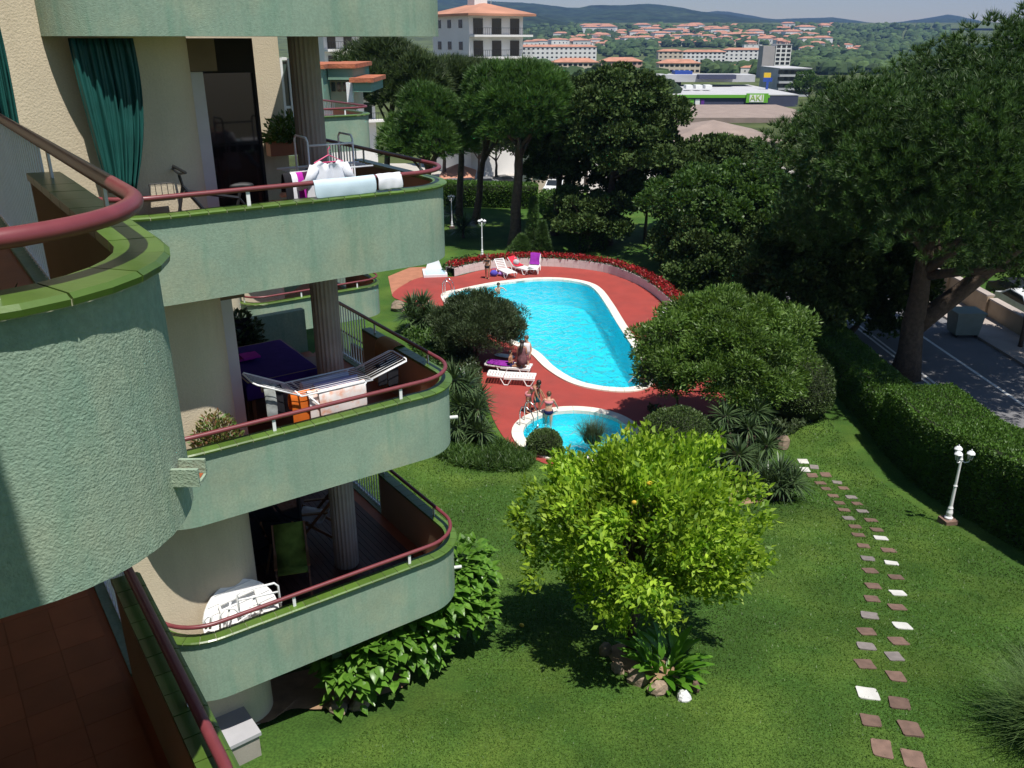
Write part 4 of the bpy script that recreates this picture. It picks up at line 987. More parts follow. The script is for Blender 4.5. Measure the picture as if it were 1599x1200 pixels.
# --- lawn blades
ST = [(1254, 721, 'w'), (1257, 734, 'w'), (1271, 730, 'g'), (1268, 743, 'b'), (1289, 742, 'b'), (1281, 755, 'b'), (1307, 754, 'g'), (1290, 764, 'b'), (1317, 763, 'b'), (1301, 775, 'b'), (1329, 777, 'g'), (1311, 786, 'b'), (1338, 787, 'b'), (1318, 797, 'b'), (1347, 799, 'g'), (1325, 810, 'g'), (1360, 813, 'b'), (1335, 823, 'b'), (1369, 828, 'b'), (1341, 836, 'b'), (1375, 841, 'w'), (1348, 853, 'b'), (1387, 860, 'b'), (1355, 873, 'g'), (1392, 880, 'w'), (1358, 892, 'b'), (1399, 902, 'b'), (1363, 916, 'b'), (1402, 927, 'w'), (1362, 936, 'b'), (1401, 949, 'b'), (1358, 962, 'g'), (1408, 978, 'w'), (1353, 987, 'b'), (1402, 1002, 'b'), (1353, 1010, 'g'), (1396, 1026, 'g'), (1351, 1038, 'b'), (1399, 1057, 'b'), (1354, 1083, 'w'), (1404, 1099, 'b'), (1360, 1126, 'b'), (1421, 1139, 'b'), (1377, 1170, 'b'), (1427, 1186, 'b')]
n = 300000
ys = 9.5 + (34.5 - 9.5) * rng.random(n) ** 1.25; hw = 0.64 * ys * 0.96 + 2.6; xs = rng.uniform(-1, 1, n) * hw
keep = (xs > -6) & (xs < 11.9)
bu_u = xs * UX + ys * UY; bu_v = -xs * UY + ys * UX
keep &= ~((bu_u < 6.2) & (bu_v > 9.9) & (bu_v < 18)); 
dk = offset(deck_o, 0.15)
for i in np.where(keep & (ys > 23))[0]:
    if inside(xs[i], ys[i], dk): keep[i] = False
for px, py, k_ in ST:
    p = gp(px, py); keep &= ~((np.abs(xs - p.x) < 0.155) & (np.abs(ys - p.y) < 0.155))
xs, ys = xs[keep], ys[keep]; n = len(xs)
zt = np.interp(ys, [a for a, b in TER], [b for a, b in TER])
P = np.stack([xs, ys, zt - 0.005], 1); D = unit(rdir(n) * 0.75 + np.array([0, 0, 0.9])); S = unit(np.cross(D, rdir(n))) * (0.004 + 0.0006 * ys[:, None])
LL = rng.uniform(0.025, 0.06, (n, 1)) * (0.6 + 0.03 * ys[:, None])
V = np.stack([P - S, P + S, P + D * LL], 1).reshape(-1, 3)
o = np_obj('grass', V, 3, GRASSL); tag(o, 'short mown lawn grass between the building and the hedge', 'grass', kind='stuff')
# ------------------------------------------------------------------ garden furniture and things
# stepping stones
path = bpy.data.objects.new('stepping_path', None); link(path); path.location = gp(1380, 950); tag(path, kind='structure')
SW = mat('white_stepping_stone', C4(0.54, 0.53, 0.50), 0.85, 0.12, objvar=0.05, bump=0.3)
SR = mat('brown_stepping_stone', C4(0.15, 0.092, 0.07), 0.9, 0.2, 8, 0.4, 60, 0.01, objvar=0.2)
SGY = mat('grey_stepping_stone', C4(0.19, 0.165, 0.155), 0.9, 0.15, 8, 0.4, 60, 0.01, objvar=0.15)
for px, py, k in ST:
    p = gp(px, py); q = gp(px, py + 6); sl = (gz(p.x, p.y + .2) - gz(p.x, p.y - .2)) / .4
    w_ = 0.325 * random.uniform(0.9, 1.08) * (1.05 if k == 'w' else 0.97); d_ = 0.33 * random.uniform(0.88, 1.05) * (1.12 if py > 1060 else 1)
    mb = MB(); n = 4; pts = []
    for cx_, cy_ in ((-1, -1), (1, -1), (1, 1), (-1, 1)):
        pts.append((cx_ * w_ / 2 * random.uniform(0.88, 1.05), cy_ * d_ / 2 * random.uniform(0.88, 1.05)))
    pts2 = []
    for i in range(4):
        a, b = pts[i], pts[(i + 1) % 4]
        pts2 += [(a[0] * 0.93 + b[0] * 0.07, a[1] * 0.93 + b[1] * 0.07), (a[0] * 0.5 + b[0] * 0.5 + random.uniform(-.01, .01), a[1] * .5 + b[1] * .5 + random.uniform(-.01, .01)), (a[0] * 0.07 + b[0] * 0.93, a[1] * 0.07 + b[1] * 0.93)]
    mb.prism(pts2, -0.06, 0.02)
    mb.v = [(x, y, z + sl * y) for x, y, z in mb.v]
    o = mb.build('paving_stone', {'w': SW, 'b': SR, 'g': SGY}[k], path, local=True); o.location = p - path.location; o.rotation_euler = (0, 0, R(random.uniform(-9, 5) - 6))
# triple lamp post
LAMPG = mat('lamp_glass', C4(0.30, 0.31, 0.30), 0.15, 0.05)
def lamp_post(label, b, h=2.2, group='white garden lamp posts'):
    t = thing('lamp_post', label, 'lamp post', b, group=group)
    mb = MB(); mb.box(b + Vector((0, 0, 0.05)), (0.36, 0.36, 0.22), 0.2); mb.build('plinth', SR, t)
    mb = MB(); z0 = 0.16
    mb.lathe([(0.10, z0), (0.11, z0 + 0.05), (0.075, z0 + 0.09), (0.085, z0 + 0.2), (0.06, z0 + 0.3), (0.07, z0 + 0.33), (0.045, z0 + 0.4), (0.04, h * 0.5), (0.055, h * 0.51), (0.036, h * 0.53), (0.032, h - 0.35), (0.05, h - 0.33), (0.03, h - 0.28), (0.02, h - 0.2)], b, 14); mb.build('pole', WHITE, t, smooth=False)
    for k in range(3):
        a = R(95 + 120 * k); d = Vector((math.cos(a), math.sin(a), 0)); c = b + d * 0.2 + Vector((0, 0, h - 0.28))
        mb = MB(); mb.tube([b + Vector((0, 0, h - 0.36)), b + d * 0.1 + Vector((0, 0, h - 0.40)), b + d * 0.19 + Vector((0, 0, h - 0.36)), c], 0.014, 6); mb.build('arm', WHITE, t)
        mb = MB(); mb.lathe([(0.05, 0.0), (0.085, 0.16)], c, 6); ln = mb.build('lantern', LAMPG, t)
        for j in range(6):
            an = 2 * math.pi * j / 6; mb = MB(); mb.bar(c + Vector((0.052 * math.cos(an), 0.052 * math.sin(an), 0)), c + Vector((0.087 * math.cos(an), 0.087 * math.sin(an), 0.162)), 0.008, 0.008); mb.build('lantern_bar', WHITE, ln)
        mb = MB(); mb.lathe([(0.115, 0.163), (0.108, 0.178), (0.055, 0.235), (0.02, 0.25), (0.012, 0.29)], c, 6); mb.build('lantern_cap', WHITE, ln)
    return t
lamp_post('white triple lantern post on the lawn before the tall hedge', gp(1479, 818), 2.3)
lamp_post('white lantern post on the far lawn behind the flower bed', gp(753, 402), 2.5)
lamp_post('white lantern post half hidden by pale yuccas on far lawn', gp(706, 357), 2.5)
# rocks
def rock(label, p, s, m=ROCK, cat='rock', name='rock', group='rocks edging the lemon tree bed'):
    mb = MB(); mb.ell((0, 0, 0), s, 9, 6, jit=0.16); o = mb.build(name, m); o.location = p + Vector((0, 0, s[2] * 0.45)); o.rotation_euler = (random.uniform(-.2, .2), random.uniform(-.2, .2), random.uniform(0, 3)); return tag(o, label, cat, group)
WROCK = mat('white_rock', C4(0.62, 0.62, 0.63), 0.8, 0.35, 12, 0.8, 20, 0.03)
rock('flat-topped brown rock left of centre under the lemon tree', gp(995, 1066), (0.19, 0.15, 0.18))
rock('slanting brown rock below the glossy plant', gp(1028, 1082), (0.20, 0.13, 0.16))
rock('white quartz rock at the front of the bed', gp(1067, 1092), (0.13, 0.11, 0.11), WROCK)
rock('upright reddish stone right of the white rock', gp(1086, 1080), (0.07, 0.07, 0.16), SR)
rock('dark rock behind in the shade of the lemon tree', gp(965, 1048), (0.15, 0.12, 0.13))
rock('brown rock deep in the shade under the lemon tree', gp(945, 1020), (0.16, 0.12, 0.13))
rock('pale rock at the head of the stepping stones', gp(1221, 698), (0.3, 0.25, 0.3))
rock('dark rock under the big-leaved bush', gp(527, 1110), (0.22, 0.15, 0.12), group='rocks by the lowest balcony')
rock('grey rock half under the big-leaved bush', gp(562, 1104), (0.18, 0.14, 0.14), group='rocks by the lowest balcony')
rock('pale boulder by the far low balcony', gp(622, 484), (0.5, 0.4, 0.35), group='rocks by the lowest balcony')
# bare soil patches
def patch(px, name='soil', dz=0.035, m=SOIL):
    pl = catmull([gp(x, y) for x, y in px], 4); mb = MB(); c = sum(pl, Vector((0, 0, 0))) / len(pl); n = len(pl)
    vs_ = [(p.x, p.y, gz(p.x, p.y) + dz) for p in pl] + [(c.x, c.y, gz(c.x, c.y) + dz + 0.04)]
    mb.add(vs_, [(i, (i + 1) % n, n) for i in range(n)]); 
    for i, f in enumerate(mb.f):
        a, b, c_ = [Vector(mb.v[q]) for q in f]
        if (b - a).cross(c_ - a).z < 0: mb.f[i] = f[::-1]
    o = mb.build(name, m); return tag(o, kind='structure')
patch([(385, 1135), (420, 1132), (455, 1112), (505, 1112), (560, 1100), (640, 1070), (600, 1040), (480, 1050), (400, 1075), (340, 1100), (350, 1135)], dz=0.06)
patch([(1110, 785), (1150, 768), (1200, 772), (1192, 784), (1160, 790), (1120, 800)])
patch([(950, 1015), (990, 1005), (1040, 1030), (1062, 1068), (1040, 1078), (1000, 1062), (960, 1040)])
# concrete meter box by the wall
pb = atz(366, 1150, 3.15) ; pl_ = atz(362, 1132, 3.62); bt = thing('concrete_box', 'grey concrete box with flat lid beside the wall', 'box', pb)
mb = MB(); mb.box((pl_.x, pl_.y, 3.38), (0.5, 0.85, 0.44), UROT + 0.05); mb.build('base', CONC, bt)
LID = mat('grey_lid', C4(0.36, 0.36, 0.38), 0.85, 0.08, 3, 0.3, 90, 0.005)
mb = MB(); mb.box((pl_.x, pl_.y, 3.632), (0.56, 0.92, 0.06), UROT + 0.05); mb.build('lid', LID, bt)
# loungers
def lounger(label, p, rz, back=R(32), group='white pool loungers', slat_m=None):
    t = thing('sun_lounger', label, 'lounger', p, rz, group); m = slat_m or PLASTIC; z = 0.33
    bx, by = 0.62, 0.64
    for s in (-1, 1):
        mb = MB(); mb.box((-0.33, s * 0.31, z - 0.02), (1.28, 0.05, 0.09)); mb.build('side_rail', m, t, local=True)
    for k in range(11):
        mb = MB(); mb.box((-0.92 + k * 0.118, 0, z + 0.02), (0.095, 0.58, 0.022)); mb.build('slat', m, t, local=True)
    mb = MB(); c, s_ = math.cos(back), math.sin(back)
    for s in (-1, 1): mb.bar((0.33, s * 0.29, z + 0.01), (0.33 + 0.68 * c, s * 0.29, z + 0.01 + 0.68 * s_), 0.05, 0.05)
    for k in range(6):
        q = 0.06 + k * 0.118; mb.bar((0.33 + q * c, -0.26, z + 0.03 + q * s_), (0.33 + q * c, 0.26, z + 0.03 + q * s_), 0.095, 0.022)
    mb.build('backrest', m, t, local=True)
    for x0, x1, x2 in ((-0.95, -0.72, -0.5), (0.0, 0.22, 0.45)):
        for s in (-1, 1):
            mb = MB(); mb.tube([(x0, s * 0.33, z - 0.04), (x1 - 0.08, s * 0.33, 0.025), (x1 + 0.08, s * 0.33, 0.025), (x2, s * 0.33, z - 0.04)], 0.022, 6); mb.build('leg', m, t, local=True)
    return t
def dz(px, py): p = atz(px, py, 0.03); return p
lounger('white lounger with tote bags, left of the red towel', dz(788, 430), R(118), R(48))
lounger('white lounger under the red towel by the planter wall', dz(812, 425), R(132), R(42))
lounger('white lounger with the purple towel', dz(834, 424), R(80), R(60))
lounger('empty white slatted lounger nearest the building', dz(800, 598), R(172), R(4))
lounger('white lounger behind the empty one, draped in purple', dz(795, 582), R(168), R(4))
lounger('white lounger alone at the right end of the terrace', dz(1040, 500), R(70), R(4))
def cloth(label, pts_rows, m, name='towel', cat='towel', thick=0.012, group=None, amp=0.012):
    """draped sheet through rows of points with folds and thickness"""
    mb = MB(); rows = []
    for i, r in enumerate(pts_rows):
        rows.append([Vector(p) + Vector((0, 0, 0)) + Vector((random.uniform(-1, 1), random.uniform(-1, 1), random.uniform(-0.3, 0.6))) * amp for p in r])
    mb.grid(rows); me_o = mb.build(name, m, smooth=True)
    sm = me_o.modifiers.new('thick', 'SOLIDIFY'); sm.thickness = thick; sb = me_o.modifiers.new('soft', 'SUBSURF'); sb.levels = 1; sb.render_levels = 1
    return tag(me_o, label, cat, group)
def fab(name, c, v=0.12): return mat(name, c, 0.95, v, 6, 0.3, 120, 0.004, spec=0.1)
REDT, PURP, LILAC = fab('red_towel', C4(0.62, 0.035, 0.06)), fab('purple_towel', C4(0.22, 0.025, 0.27)), fab('lilac_bag', C4(0.36, 0.2, 0.55))
def on_lounger(p, rz, prof, w_=0.5, n=6):
    M = Matrix.Rotation(rz, 3, 'Z'); return [[Vector(p) + M @ Vector((x, y, z)) for y in np.linspace(-w_ / 2, w_ / 2, n)] for x, z in prof]
cloth('bright red towel over the raised back of a lounger', on_lounger(dz(812, 425), R(132), [(-0.1, .40), (0.15, .40), (0.33, .42), (0.55, .62), (0.8, .84), (0.86, .82), (0.9, 0.55)], 0.6), REDT)
cloth('purple towel heaped on the upright lounger', on_lounger(dz(834, 424), R(80), [(0.1, .40), (0.28, .44), (0.36, .6), (0.5, .85), (0.64, 1.02), (0.7, .98), (0.72, 0.7)], 0.62), PURP, amp=0.05)
cloth('dark purple towel on the lounger behind the empty one', on_lounger(dz(795, 582), R(168), [(-0.2, .40), (0.2, .40), (0.6, .42), (0.95, .46)], 0.62), PURP, amp=0.03)
def bag(label, p, s, m, name='bag'):
    mb = MB(); mb.ell((0, 0, s[2]), s, 12, 8, jit=0.08); mb.tube([(-s[0] * .6, 0, s[2] * 1.6), (-s[0] * .4, 0, s[2] * 2.6), (s[0] * .4, 0, s[2] * 2.6), (s[0] * .6, 0, s[2] * 1.6)], 0.015, 6)
    o = mb.build(name, m, smooth=True); o.location = p; return tag(o, label, 'bag')
bag('blue tote bag on the ground by the standing woman', dz(771, 432), (0.24, 0.16, 0.2), fab('blue_bag', C4(0.09, 0.08, 0.42)))
bag('lilac patterned bag lying at the lounger foot', dz(785, 431), (0.3, 0.2, 0.14), LILAC)
bag('pale grey bag on the red towel lounger', dz(806, 424) + Vector((0, 0, 0.36)), (0.2, 0.14, 0.2), fab('grey_bag', C4(0.45, 0.45, 0.47)))
# foot shower basin
fb = dz(679, 428); ft_ = thing('shower_basin', 'white and pale blue shower basin with sloping back at the terrace entrance', 'basin', fb)
PB_ = mat('pale_blue_tile', C4(0.45, 0.62, 0.75), 0.4, 0.08)
mb = MB(); mb.box(fb + Vector((0, 0, 0.03)), (1.35, 1.5, 0.1), 0.15); mb.build('tray', PB_, ft_)
for dx, dy, sx, sy in ((-0.66, 0, 0.1, 1.6), (0.66, 0, 0.1, 1.6), (0, -0.76, 1.22, 0.1), (0, 0.76, 1.22, 0.1)):
    M = Matrix.Rotation(0.15, 3, 'Z'); mb = MB(); mb.box(fb + M @ Vector((dx, dy, 0.06)), (sx, sy, 0.17), 0.15); mb.build('rim', WHITE, ft_)
mb = MB(); M = Matrix.Rotation(0.15, 3, 'Z'); vs_ = [fb + M @ Vector(q) for q in ((-0.5, 0.82, 0.1), (0.5, 0.82, 0.1), (0.16, 0.95, 1.1), (-0.16, 0.95, 1.1), (-0.5, 0.92, 0.1), (0.5, 0.92, 0.1), (0.16, 1.02, 1.1), (-0.16, 1.02, 1.1))]
mb.add(vs_, [(0, 1, 2, 3), (7, 6, 5, 4), (0, 4, 5, 1), (1, 5, 6, 2), (2, 6, 7, 3), (3, 7, 4, 0)]); mb.build('back_panel', WHITE, ft_)
mb = MB(); mb.tube([fb + M @ Vector((0, 0.98, 1.0)), fb + M @ Vector((0, 0.98, 2.1)), fb + M @ Vector((0, 0.7, 2.2))], 0.03, 8); mb.build('shower_pipe', STEEL, ft_)
# pool ladders
def ladder(label, p, d, h=0.85):
    d = Vector(d).normalized(); s = Vector((-d.y, d.x, 0)); t = thing('pool_ladder', label, 'ladder', p, group='steel pool ladders')
    for q in (-0.24, 0.24):
        mb = MB(); b = p + s * q; z = Vector((0, 0, 1))
        mb.tube([b - d * 0.32 + z * 0.0, b - d * 0.32 + z * h * 0.75, b - d * 0.25 + z * h, b - d * 0.1 + z * (h + 0.03), b + d * 0.1 + z * h * 0.85, b + d * 0.2 + z * 0.4, b + d * 0.22 - z * 0.5], 0.022, 8); mb.build('rail', STEEL, t, smooth=True)
    for z_ in (-0.15, -0.4):
        mb = MB(); mb.bar(p + s * -0.24 + d * 0.22 + Vector((0, 0, z_)), p + s * 0.24 + d * 0.22 + Vector((0, 0, z_)), 0.07, 0.025); mb.build('step', STEEL, t)
    return t
ladder('steel ladder at the left end of the big pool', atz(702, 461, 0.08), (1, -0.2, 0))
kl = kc + Vector((-KR * 0.86, KR * 0.35, 0.08)); ladder('bent steel handrails into the paddling pool', kl, (0.9, -0.35, 0), 0.75)
mb = MB(); a = atz(1004, 590, 0.09); mb.tube([a + Vector((0.4, 0, 0)), a + Vector((0.3, -0.05, 0.5)), a + Vector((-0.1, -0.1, 0.45)), a + Vector((-0.65, -0.35, -0.1))], 0.035, 8)
tag(mb.build('grab_rail', WHITE, loc=a, smooth=True), 'white sloping grab rail at the near right corner of the pool', 'rail')
mb = MB(); p = dz(788, 557); mb.ell((0, 0, 0.035), (0.5, 0.24, 0.03), 18, 6); o = mb.build('body_board', PLASTIC, smooth=True); o.location = p; o.rotation_euler = (0, 0, -0.4); tag(o, 'white body board lying on the terrace by the olive tree', 'board')

# ------------------------------------------------------------------ people
def skinmat(n, c): return mat(n, c, 0.55, 0.05, 20)
SK1, SK2 = skinmat('light_skin', C4(0.52, 0.29, 0.20)), skinmat('tanned_skin', C4(0.34, 0.17, 0.10))
HAIRD, HAIRB = mat('dark_hair', C4(0.02, 0.013, 0.009), 0.5), mat('brown_hair', C4(0.10, 0.05, 0.025), 0.5)
def person(label, p, rz, h, pose='stand', skin=SK1, hair=HAIRD, long_hair=False, clothes=()):
    """one continuous body grown with a Skin modifier; hair and clothes are children. local +X = facing"""
    t = thing('person', label, 'person', p, rz)
    J = {}
    lean = {'stand': 0.03, 'bend': 0.75, 'sit': -0.15, 'swim': 0.05, 'stoop': 0.3}[pose]
    hipz = {'stand': 0.52, 'bend': 0.51, 'sit': 0.30, 'swim': 0.16, 'stoop': 0.51}[pose]
    def up(d): return Vector((math.sin(lean) * d, 0, math.cos(lean) * d))
    pel = Vector((0, 0, hipz)); che = pel + up(0.20); nck = pel + up(0.305); 
    hl = lean * 0.8; hed = nck + Vector((math.sin(hl) * 0.05 + 0.012, 0, math.cos(hl) * 0.05)); crn = hed + Vector((math.sin(hl) * 0.075, 0, math.cos(hl) * 0.075))
    V = [pel, pel + up(0.10), che, nck, hed, crn]; Rr = [(0.088, 0.07), (0.073, 0.055), (0.088, 0.062), (0.032, 0.034), (0.052, 0.060), (0.040, 0.046)]; E = [(0, 1), (1, 2), (2, 3), (3, 4), (4, 5)]
    def add(v, r, par): V.append(Vector(v)); Rr.append((r, r)); E.append((par, len(V) - 1)); return len(V) - 1
    add(hed + Vector((0.056 * math.cos(hl), 0, -0.056 * math.sin(hl) + 0.005)), 0.011, 4)
    for s in (-1, 1):
        if pose == 'swim': break
        y = s * 0.058
        if pose == 'sit': kn = Vector((0.25, y * 1.2, hipz - 0.0)); an = Vector((0.26, y * 1.2, 0.03))
        else:
            st = 0.05 * s if pose != 'bend' else 0.03 * s
            kn = Vector((0.012 + st * 0.6, y * 1.05, 0.285)); an = Vector((st - 0.01, y * 1.1, 0.04))
        a = add(pel + Vector((0, y, -0.045)), 0.056, 0); b = add(kn, 0.036, a); c = add(an, 0.022, b); add(an + Vector((0.085, 0, -0.022)), 0.018, c)
    for s in (-1, 1):
        sh = che + up(0.075) + Vector((0, s * 0.098, 0)); a = add(sh, 0.031, 2)
        if pose == 'bend': el = sh + Vector((0.06, s * 0.03, -0.16)); wr = el + Vector((0.07, -s * 0.02, -0.13))
        elif pose == 'stoop': el = sh + Vector((0.05, s * 0.07, -0.15)); wr = el + Vector((0.09, s * 0.03, -0.11))
        elif pose == 'swim': el = sh + Vector((0.1, s * 0.1, -0.06)); wr = el + Vector((0.13, -s * 0.03, -0.01))
        else: el = sh + Vector((-0.012, s * 0.035, -0.175)); wr = el + Vector((0.05, -s * 0.012, -0.135)) if s > 0 else el + Vector((0.09, 0.04, 0.04))
        b = add(el, 0.023, a); c = add(wr, 0.017, b); dirr = (wr - el).normalized(); pm = add(wr + dirr * 0.035, 0.018, c)
        for f in range(4): add(V[pm] + dirr * (0.042 - 0.004 * abs(f - 1.5)) + Vector((0.009 * (f - 1.5), 0, -0.004)), 0.0055, pm)
        add(wr + dirr * 0.03 + Vector((0.022, 0, 0.004)), 0.006, c)
    me = bpy.data.meshes.new('body_cage'); me.from_pydata([v * h for v in V], E, []); ob = bpy.data.objects.new('body_cage', me); COL.objects.link(ob)
    ob.modifiers.new('skin', 'SKIN'); sv = me.skin_vertices[0].data
    for i, r in enumerate(Rr): sv[i].radius = (r[0] * h, r[1] * h); sv[i].use_root = (i == 0)
    sb = ob.modifiers.new('sub', 'SUBSURF'); sb.levels = 1; sb.render_levels = 1
    dg = bpy.context.evaluated_depsgraph_get(); m2 = bpy.data.meshes.new_from_object(ob.evaluated_get(dg)); bpy.data.objects.remove(ob)
    m2.materials.clear(); m2.materials.append(skin); m2.polygons.foreach_set('use_smooth', [True] * len(m2.polygons)); m2.name = 'body'
    body = bpy.data.objects.new('body', m2); link(body, t)
    mb = MB(); hc = (hed + crn) / 2 + Vector((-0.014, 0, 0.012)); mb.ell(hc * h, (0.062 * h, 0.060 * h, 0.066 * h), 12, 8)
    if long_hair: mb.tube([(hed + Vector((-0.035, 0, 0.02))) * h, (nck + Vector((-0.06, 0, -0.03))) * h, (che + Vector((-0.085, 0, -0.01))) * h, (che + Vector((-0.088, 0, -0.08))) * h], [0.05 * h, 0.055 * h, 0.05 * h, 0.02 * h], 10)
    mb.build('hair', hair, t, local=True, smooth=True)
    for s in (-1, 1):
        mb = MB(); mb.ell((hed + Vector((0.052, s * 0.02, 0.022))) * h, (0.006 * h, 0.008 * h, 0.006 * h), 6, 4); mb.build('eye', BLACK, t, local=True)
    for kind, m in clothes:
        mb = MB()
        def ring(c, rx, ry): return [(Vector(c) + Vector((rx * math.cos(a), ry * math.sin(a), 0))) * h for a in np.linspace(0, 2 * math.pi, 17)[:-1]]
        if kind == 'brief': mb.grid([ring(pel + Vector((0, 0, -0.075)), 0.062, 0.085), ring(pel + Vector((0, 0, -0.04)), 0.085, 0.105), ring(pel + up(0.025), 0.086, 0.106)], closed=True)
        elif kind == 'shorts': mb.grid([ring(pel + Vector((0, 0, -0.17)), 0.078, 0.118), ring(pel + Vector((0, 0, -0.04)), 0.09, 0.112), ring(pel + up(0.05), 0.082, 0.098)], closed=True)
        elif kind == 'top': mb.grid([ring(che + up(-0.01), 0.088, 0.097), ring(che + up(0.02), 0.094, 0.103), ring(che + up(0.05), 0.082, 0.1)], closed=True)
        elif kind == 'dress': mb.grid([ring(pel + Vector((0, 0, -0.19)), 0.135, 0.15), ring(pel + Vector((0, 0, -0.05)), 0.11, 0.128), ring(pel + up(0.1), 0.082, 0.1), ring(che + up(0.01), 0.092, 0.112), ring(che + up(0.07), 0.07, 0.10)], closed=True)
        elif kind == 'shirt': mb.grid([ring(pel + up(-0.02), 0.1, 0.12), ring(pel + up(0.1), 0.092, 0.108), ring(che + up(0.02), 0.098, 0.115), ring(che + up(0.085), 0.06, 0.10)], closed=True)
        nm = {'brief': 'swim_brief', 'shorts': 'swim_shorts', 'top': 'bikini_top', 'dress': 'dress', 'shirt': 'shirt'}[kind]
        o = mb.build(nm, m, t, local=True, smooth=True); sm = o.modifiers.new('thick', 'SOLIDIFY'); sm.thickness = 0.006; sm.offset = 1
    return t
NAVY, PINK, DARKF, PATT = fab('navy_fabric', C4(0.015, 0.018, 0.07)), fab('pink_fabric', C4(0.55, 0.22, 0.25)), fab('dark_fabric', C4(0.02, 0.02, 0.025)), fab('patterned_dress', C4(0.16, 0.075, 0.085), 0.45)
TEALF, WHF = fab('teal_shorts', C4(0.02, 0.12, 0.16)), fab('white_cotton', C4(0.72, 0.72, 0.75), 0.04)
person('young woman in dark bikini standing beside the loungers', dz(761, 436), R(-100), 1.52, skin=SK2, hair=HAIRB, long_hair=True, clothes=(('brief', DARKF), ('top', DARKF)))
person('swimmer with only head and shoulders above the far water', atz(778, 468, -0.42), R(-60), 1.6, 'swim', hair=HAIRD)
person('long-haired woman in a patterned dress seen from behind', dz(815, 586), R(70), 1.6, skin=SK2, hair=HAIRD, long_hair=True, clothes=(('dress', PATT),))
person('person in a white shirt facing the long-haired woman', dz(822, 581), R(-120), 1.68, skin=SK1, hair=HAIRB, clothes=(('shirt', WHF), ('shorts', PINK)))
person('dark-haired child sitting on the purple lounger', dz(799, 584) + Vector((0, 0, 0.03)), R(-20), 1.35, 'sit', skin=SK2, clothes=(('shorts', NAVY),))
person('woman in a bikini bending down by the paddling pool', dz(825, 645), R(-20), 1.6, 'bend', skin=SK2, clothes=(('brief', PINK), ('top', PINK)))
person('small boy in blue swim shorts at the paddling pool edge', dz(838, 642), R(-60), 1.15, 'stoop', skin=SK2, clothes=(('shorts', TEALF),))
person('woman in navy bikini bottoms wading in the paddling pool', atz(856, 673, -0.55), R(85), 1.62, 'stoop', skin=SK1, hair=HAIRB, clothes=(('brief', NAVY), ('top', PINK)))
person('boy standing at the near right corner of the pool', dz(1012, 592), R(160), 1.3, 'stoop', skin=SK2, clothes=(('shorts', TEALF),))
person('child in dark blue sitting by the pool grab rail', dz(1009, 606), R(120), 1.25, 'sit', skin=SK2, clothes=(('shorts', NAVY), ('shirt', NAVY)))
# ------------------------------------------------------------------ things on the balconies
def bcloth(label, uvz_rows, m, name='towel', cat='laundry', thick=0.008, amp=0.006, parent=None):
    return cloth(label, [[BU(u, v, z) for u, v, z in r] for r in uvz_rows], m, name, cat, thick, 'laundry hung out on the balconies', amp)
def hang(label, u0, u1, v, z1, z0, m, name='towel', dv=0.12, cat='laundry', n=7, amp=0.01, back=0.3):
    """sheet folded over a line running along u at height z1: short back, long front"""
    us = np.linspace(u0, u1, n)
    rows = [[(u, v + dv, z1 - (z1 - z0) * back) for u in us], [(u, v + dv * 0.5, z1 - 0.03) for u in us], [(u, v, z1 + 0.008) for u in us], [(u, v - dv * 0.4, z1 - 0.04) for u in us], [(u, v - dv * 0.5, (z1 + z0) / 2) for u in us], [(u, v - dv * 0.45, z0) for u in us]]
    return bcloth(label, rows, m, name, cat, amp=amp)
ZA, ZC_, ZD = ZB[1] + 0.19, ZB[2] + 0.19, ZB[3] + 0.20     # floor levels
GCUR = mat('dark_green_curtain', C4(0.008, 0.075, 0.066), 0.55, 0.2, 3, spec=0.4)
# curtain hanging from the top slab, gathered and tied low
def curtain(label, vv, top, bot, z_top, z_bot, folds=9, amp=0.055, m=GCUR):
    mb = MB(); rows = []
    for i in range(16):
        t = i / 15; z = z_top + (z_bot - z_top) * t; s0 = top[0] + (bot[0] - top[0]) * t ** 1.3; s1 = top[1] + (bot[1] - top[1]) * t ** 2.2 + 0.03 * math.sin(math.pi * min(1, t * 1.05))
        rows.append([BU(s0 + (s1 - s0) * j / 72, vv + amp * (0.65 + 0.5 * math.sin(j * 0.31 + 1.3)) * math.sin(j / 72 * folds * 2 * math.pi + 1.1 * math.sin(j * 0.17) + 0.9 * math.sin(t * 3 + j * 0.05)) * (0.5 + 0.5 * t) + 0.01 * math.sin(j * 1.7 + t * 5), z) for j in range(73)])
    mb.grid(rows); o = mb.build('curtain', m, smooth=True, loc=BU((bot[0] + bot[1]) / 2, vv, z_bot)); sm = o.modifiers.new('thick', 'SOLIDIFY'); sm.thickness = 0.004; return tag(o, label, 'curtain', 'green balcony curtains')
a = uv(atv(106, 62, 10.62)); b_ = uv(atv(208, 62, 10.62)); c_ = uv(atv(168, 290, 10.62)); d_ = uv(atv(212, 290, 10.62))
curtain('dark green curtain gathered at the left end of the laundry balcony', 10.62, (a[0], b_[0]), (c_[0], d_[0]), ZB[0] - 0.02, atv(190, 300, 10.62).z)
a = uv(atv(-60, 40, 8.9)); b_ = uv(atv(-6, 50, 8.9)); c_ = uv(atv(-40, 195, 8.9)); d_ = uv(atv(30, 195, 8.9))
curtain('dark green curtain at the left frame edge above the near railing', 8.9, (a[0], b_[0]), (c_[0], d_[0]), 14.3, atv(30, 230, 8.9).z)
